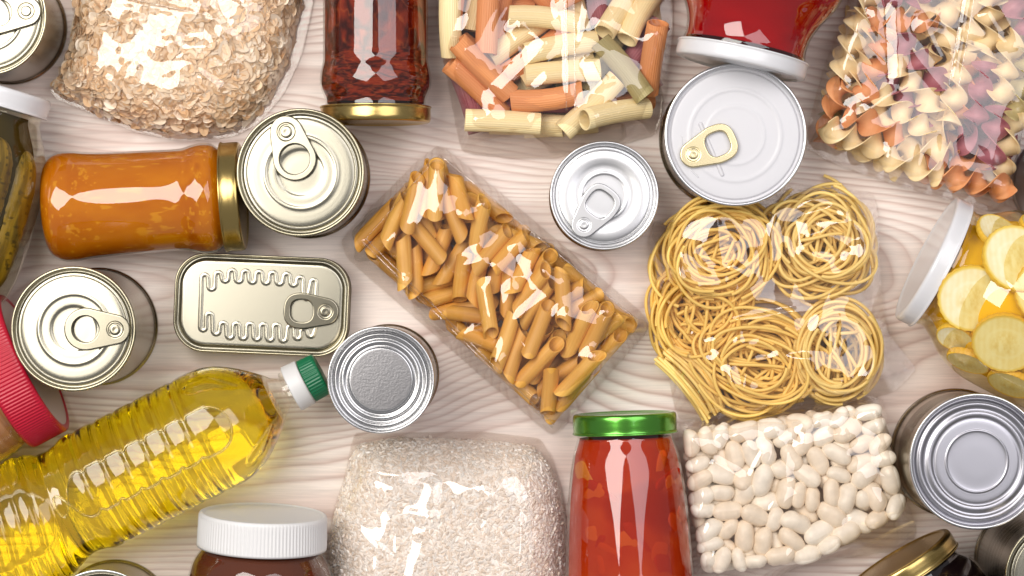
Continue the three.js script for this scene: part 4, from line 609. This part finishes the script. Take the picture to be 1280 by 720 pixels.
{ // rice
  const outline = polyW([[441, 541], [500, 542], [600, 540], [676, 549], [690, 574], [702, 610], [710, 660], [714, 780], [404, 780], [408, 680], [414, 640], [428, 600]]);
  const poly = roundPoly(polyW([[444, 556], [520, 548], [660, 556], [684, 578], [698, 612], [706, 660], [708, 780], [409, 780], [413, 680], [419, 640], [432, 600]]), 5, 0.15);
  const f = heap(poly, 0.036, 0.08, 9), g = stuff('rice_grains', 'heap of white rice grains inside the clear bag', 'rice');
  heapMesh(poly, f, std({ color: col(236, 224, 210), roughness: 0.9 }), 'rice_mass', g);
  const gr = new THREE.SphereGeometry(1, 8, 6); gr.scale(0.0031, 0.00095, 0.00095);
  scatter(poly, f, gr, std({ color: 0xffffff, roughness: 0.45 }), 26000, 23, 0.7, [rgb(242, 232, 222), rgb(246, 238, 229), rgb(238, 225, 212), rgb(232, 216, 200), rgb(250, 245, 239)], 0.0016, g, 'grains');
  film({ poly: roundPoly(outline, 5, 0.08), top: (x, z) => { const y = f(x, z); return y > 0 ? y + 0.0012 : 0; }, seed: 6, its: 60, label: 'clear bag of white rice', H: 0.036, wrinkle: 0.55, wave: 0.026, creases: 10, folds: [[438, 582, 470, 620, 7, 2], [440, 580, 510, 596, 7, 1.8], [580, 565, 640, 590, 5, 2], [635, 590, 610, 630, 5, 2], [590, 562, 612, 625, 5, 1.8], [505, 640, 545, 648, 5, 1.6]] });
}
{ // pasta nests
  const outline = polyW([[812, 300], [816, 276], [890, 258], [952, 240], [1000, 228], [1094, 240], [1100, 262], [1104, 350], [1112, 416], [1150, 462], [1120, 492], [1040, 512], [960, 526], [848, 526], [838, 480], [824, 400]]);
  const R = rng(88), mats = [[255, 216, 118], [255, 222, 134], [254, 211, 110]].map((c) => std({ color: col(...c), roughness: 0.5 }));
  const rodsTop = [];
  function strand(pts, seg) { for (const p of pts) p.y = Math.max(p.y, 0.0026); return new THREE.TubeGeometry(new THREE.CatmullRomCurve3(pts), seg, 0.00115, 6, false); }
  function addTop(pts) { for (let i = 0; i < pts.length - 1; i++) rodsTop.push({ a: pts[i].toArray(), b: pts[i + 1].toArray(), r: 0.0012, len: pts[i].distanceTo(pts[i + 1]) }); }
  function nest(px, py, rx, ry, h0, h1, n, inner, rot, label, mat, loose = 0.5) {
    const c = P(px, py, (h0 + h1) / 2), k = S((h0 + h1) / 2), geos = [];
    for (let q = 0; q < n; q++) {
      const rr = lerp(inner, 1, Math.pow(R(), 0.7)), y = lerp(h0, h1, R() * (1 - 0.45 * Math.pow(Math.abs(rr - (1 + inner) / 2) / ((1 - inner) / 2), 2))), a0 = R() * Math.PI * 2, span = Math.PI * (0.5 + 1.5 * R()), ox = (R() - 0.5) * 20 * loose * k, oz = (R() - 0.5) * 20 * loose * k, tx = (R() - 0.5) * 0.34 * loose, tz = (R() - 0.5) * 0.34 * loose, ec = 1 + (R() - 0.5) * 0.36 * loose, w1 = R() * 6, w2 = 0.05 * loose * R(), pts = [], m = 26, drift = (R() - 0.5) * 0.55;
      for (let i = 0; i <= m; i++) { const a = a0 + span * i / m, w = rr * (1 + drift * (i / m - 0.5) + w2 * Math.sin(a * 3 + w1)); let x = rx * k * w * ec * Math.cos(a), z = ry * k * w / ec * Math.sin(a); const xx = x * Math.cos(rot) - z * Math.sin(rot), zz = x * Math.sin(rot) + z * Math.cos(rot); pts.push(V3(ox + xx, y + tx * xx + tz * zz + 0.0012 * Math.sin(a * 3 + q), oz + zz)); }
      geos.push(strand(pts, 44)); addTop(pts.map((p) => p.clone().add(V3(c.x, 0, c.z))));
    }
    const inside = Math.round(n * 0.28); for (let q = 0; q < inside; q++) { // loose strands across the middle
      const a = R() * Math.PI * 2, b = a + Math.PI * (0.6 + 0.8 * R()), ra = 0.5 * R() + 0.2, y = lerp(h0 * 0.5 + 0.003, h1 * 0.85, R()), pts = []; for (let i = 0; i <= 10; i++) { const t = i / 10; const x = lerp(Math.cos(a), Math.cos(b), t) * rx * k * (inner + 0.15), z = lerp(Math.sin(a), Math.sin(b), t) * ry * k * (inner + 0.15); pts.push(V3(x + Math.sin(t * 3) * 6 * k * ra, y + 0.002 * Math.sin(t * 3.1), z + Math.cos(t * 4) * 5 * k * ra)); }
      geos.push(strand(pts, 18)); addTop(pts.map((p) => p.clone().add(V3(c.x, 0, c.z))));
    }
    const m = solo('pasta_nest', merge(geos), mat, label, 'pasta nest'); m.position.set(c.x, 0, c.z); return m;
  }
  nest(898, 316, 74, 62, 0.004, 0.036, 85, 0.28, -0.35, 'thick coiled nest of thin yellow pasta, under the white lidded can', mats[0], 1);
  nest(1024, 300, 66, 62, 0.004, 0.034, 75, 0.25, 0.5, 'tall nest of yellow pasta tipped on its side, away from the zucchini jar', mats[1], 1.3);
  nest(1046, 438, 54, 62, 0.004, 0.036, 70, 0.5, 0.1, 'neat ring shaped pasta nest with open centre, by the zucchini jar', mats[1], 0.5);
  nest(945, 450, 78, 62, 0.004, 0.030, 80, 0.3, 0.3, 'loose pasta nest between the open ring nest and the flat bundle', mats[0], 1.4);
  nest(876, 392, 60, 56, 0.003, 0.026, 60, 0.35, 0.8, 'low flattened pasta nest above the straight bundle', mats[2], 1.2);
  { const geos = [], c = P(868, 474, 0.015), k = S(0.015); for (let q = 0; q < 55; q++) { const off = (R() - 0.5) * 40 * k, y = 0.003 + R() * 0.022, L = (42 + 10 * R()) * k, cv = (R() - 0.5) * 6 * k, pts = []; for (let i = 0; i <= 12; i++) { const t = i / 6 - 1; const u = t * L, w = off * (1 - 0.3 * t * t) + cv * t * t + 8 * k * t * t; const dx = 0.64, dz = 0.77; pts.push(V3(u * dx - w * dz, y - 0.004 * t * t, u * dz + w * dx)); } geos.push(strand(pts, 18)); addTop(pts.map((p) => p.clone().add(V3(c.x, 0, c.z)))); }
    const m = solo('pasta_bundle', merge(geos), mats[1], 'straight folded bundle of yellow pasta strands in the nest bag', 'pasta nest'); m.position.set(c.x, 0, c.z); }
  const poly = roundPoly(outline, 5, 0.08), mp = mapper(rodsTop, outline);
  film({ poly, top: mp.top, seed: 44, label: 'clear bag holding yellow pasta nests', H: 0.035, wrinkle: 0.9, wave: 0.028, creases: 16, folds: [[826, 292, 890, 345, 3.5, 2.2], [865, 412, 1020, 385, 4, 2.2], [1000, 300, 1075, 270, 12, 2.6], [1078, 480, 1120, 430, 7, 2.4], [910, 330, 940, 350, 6, 2]] });
}
renderer.render(scene, camera);
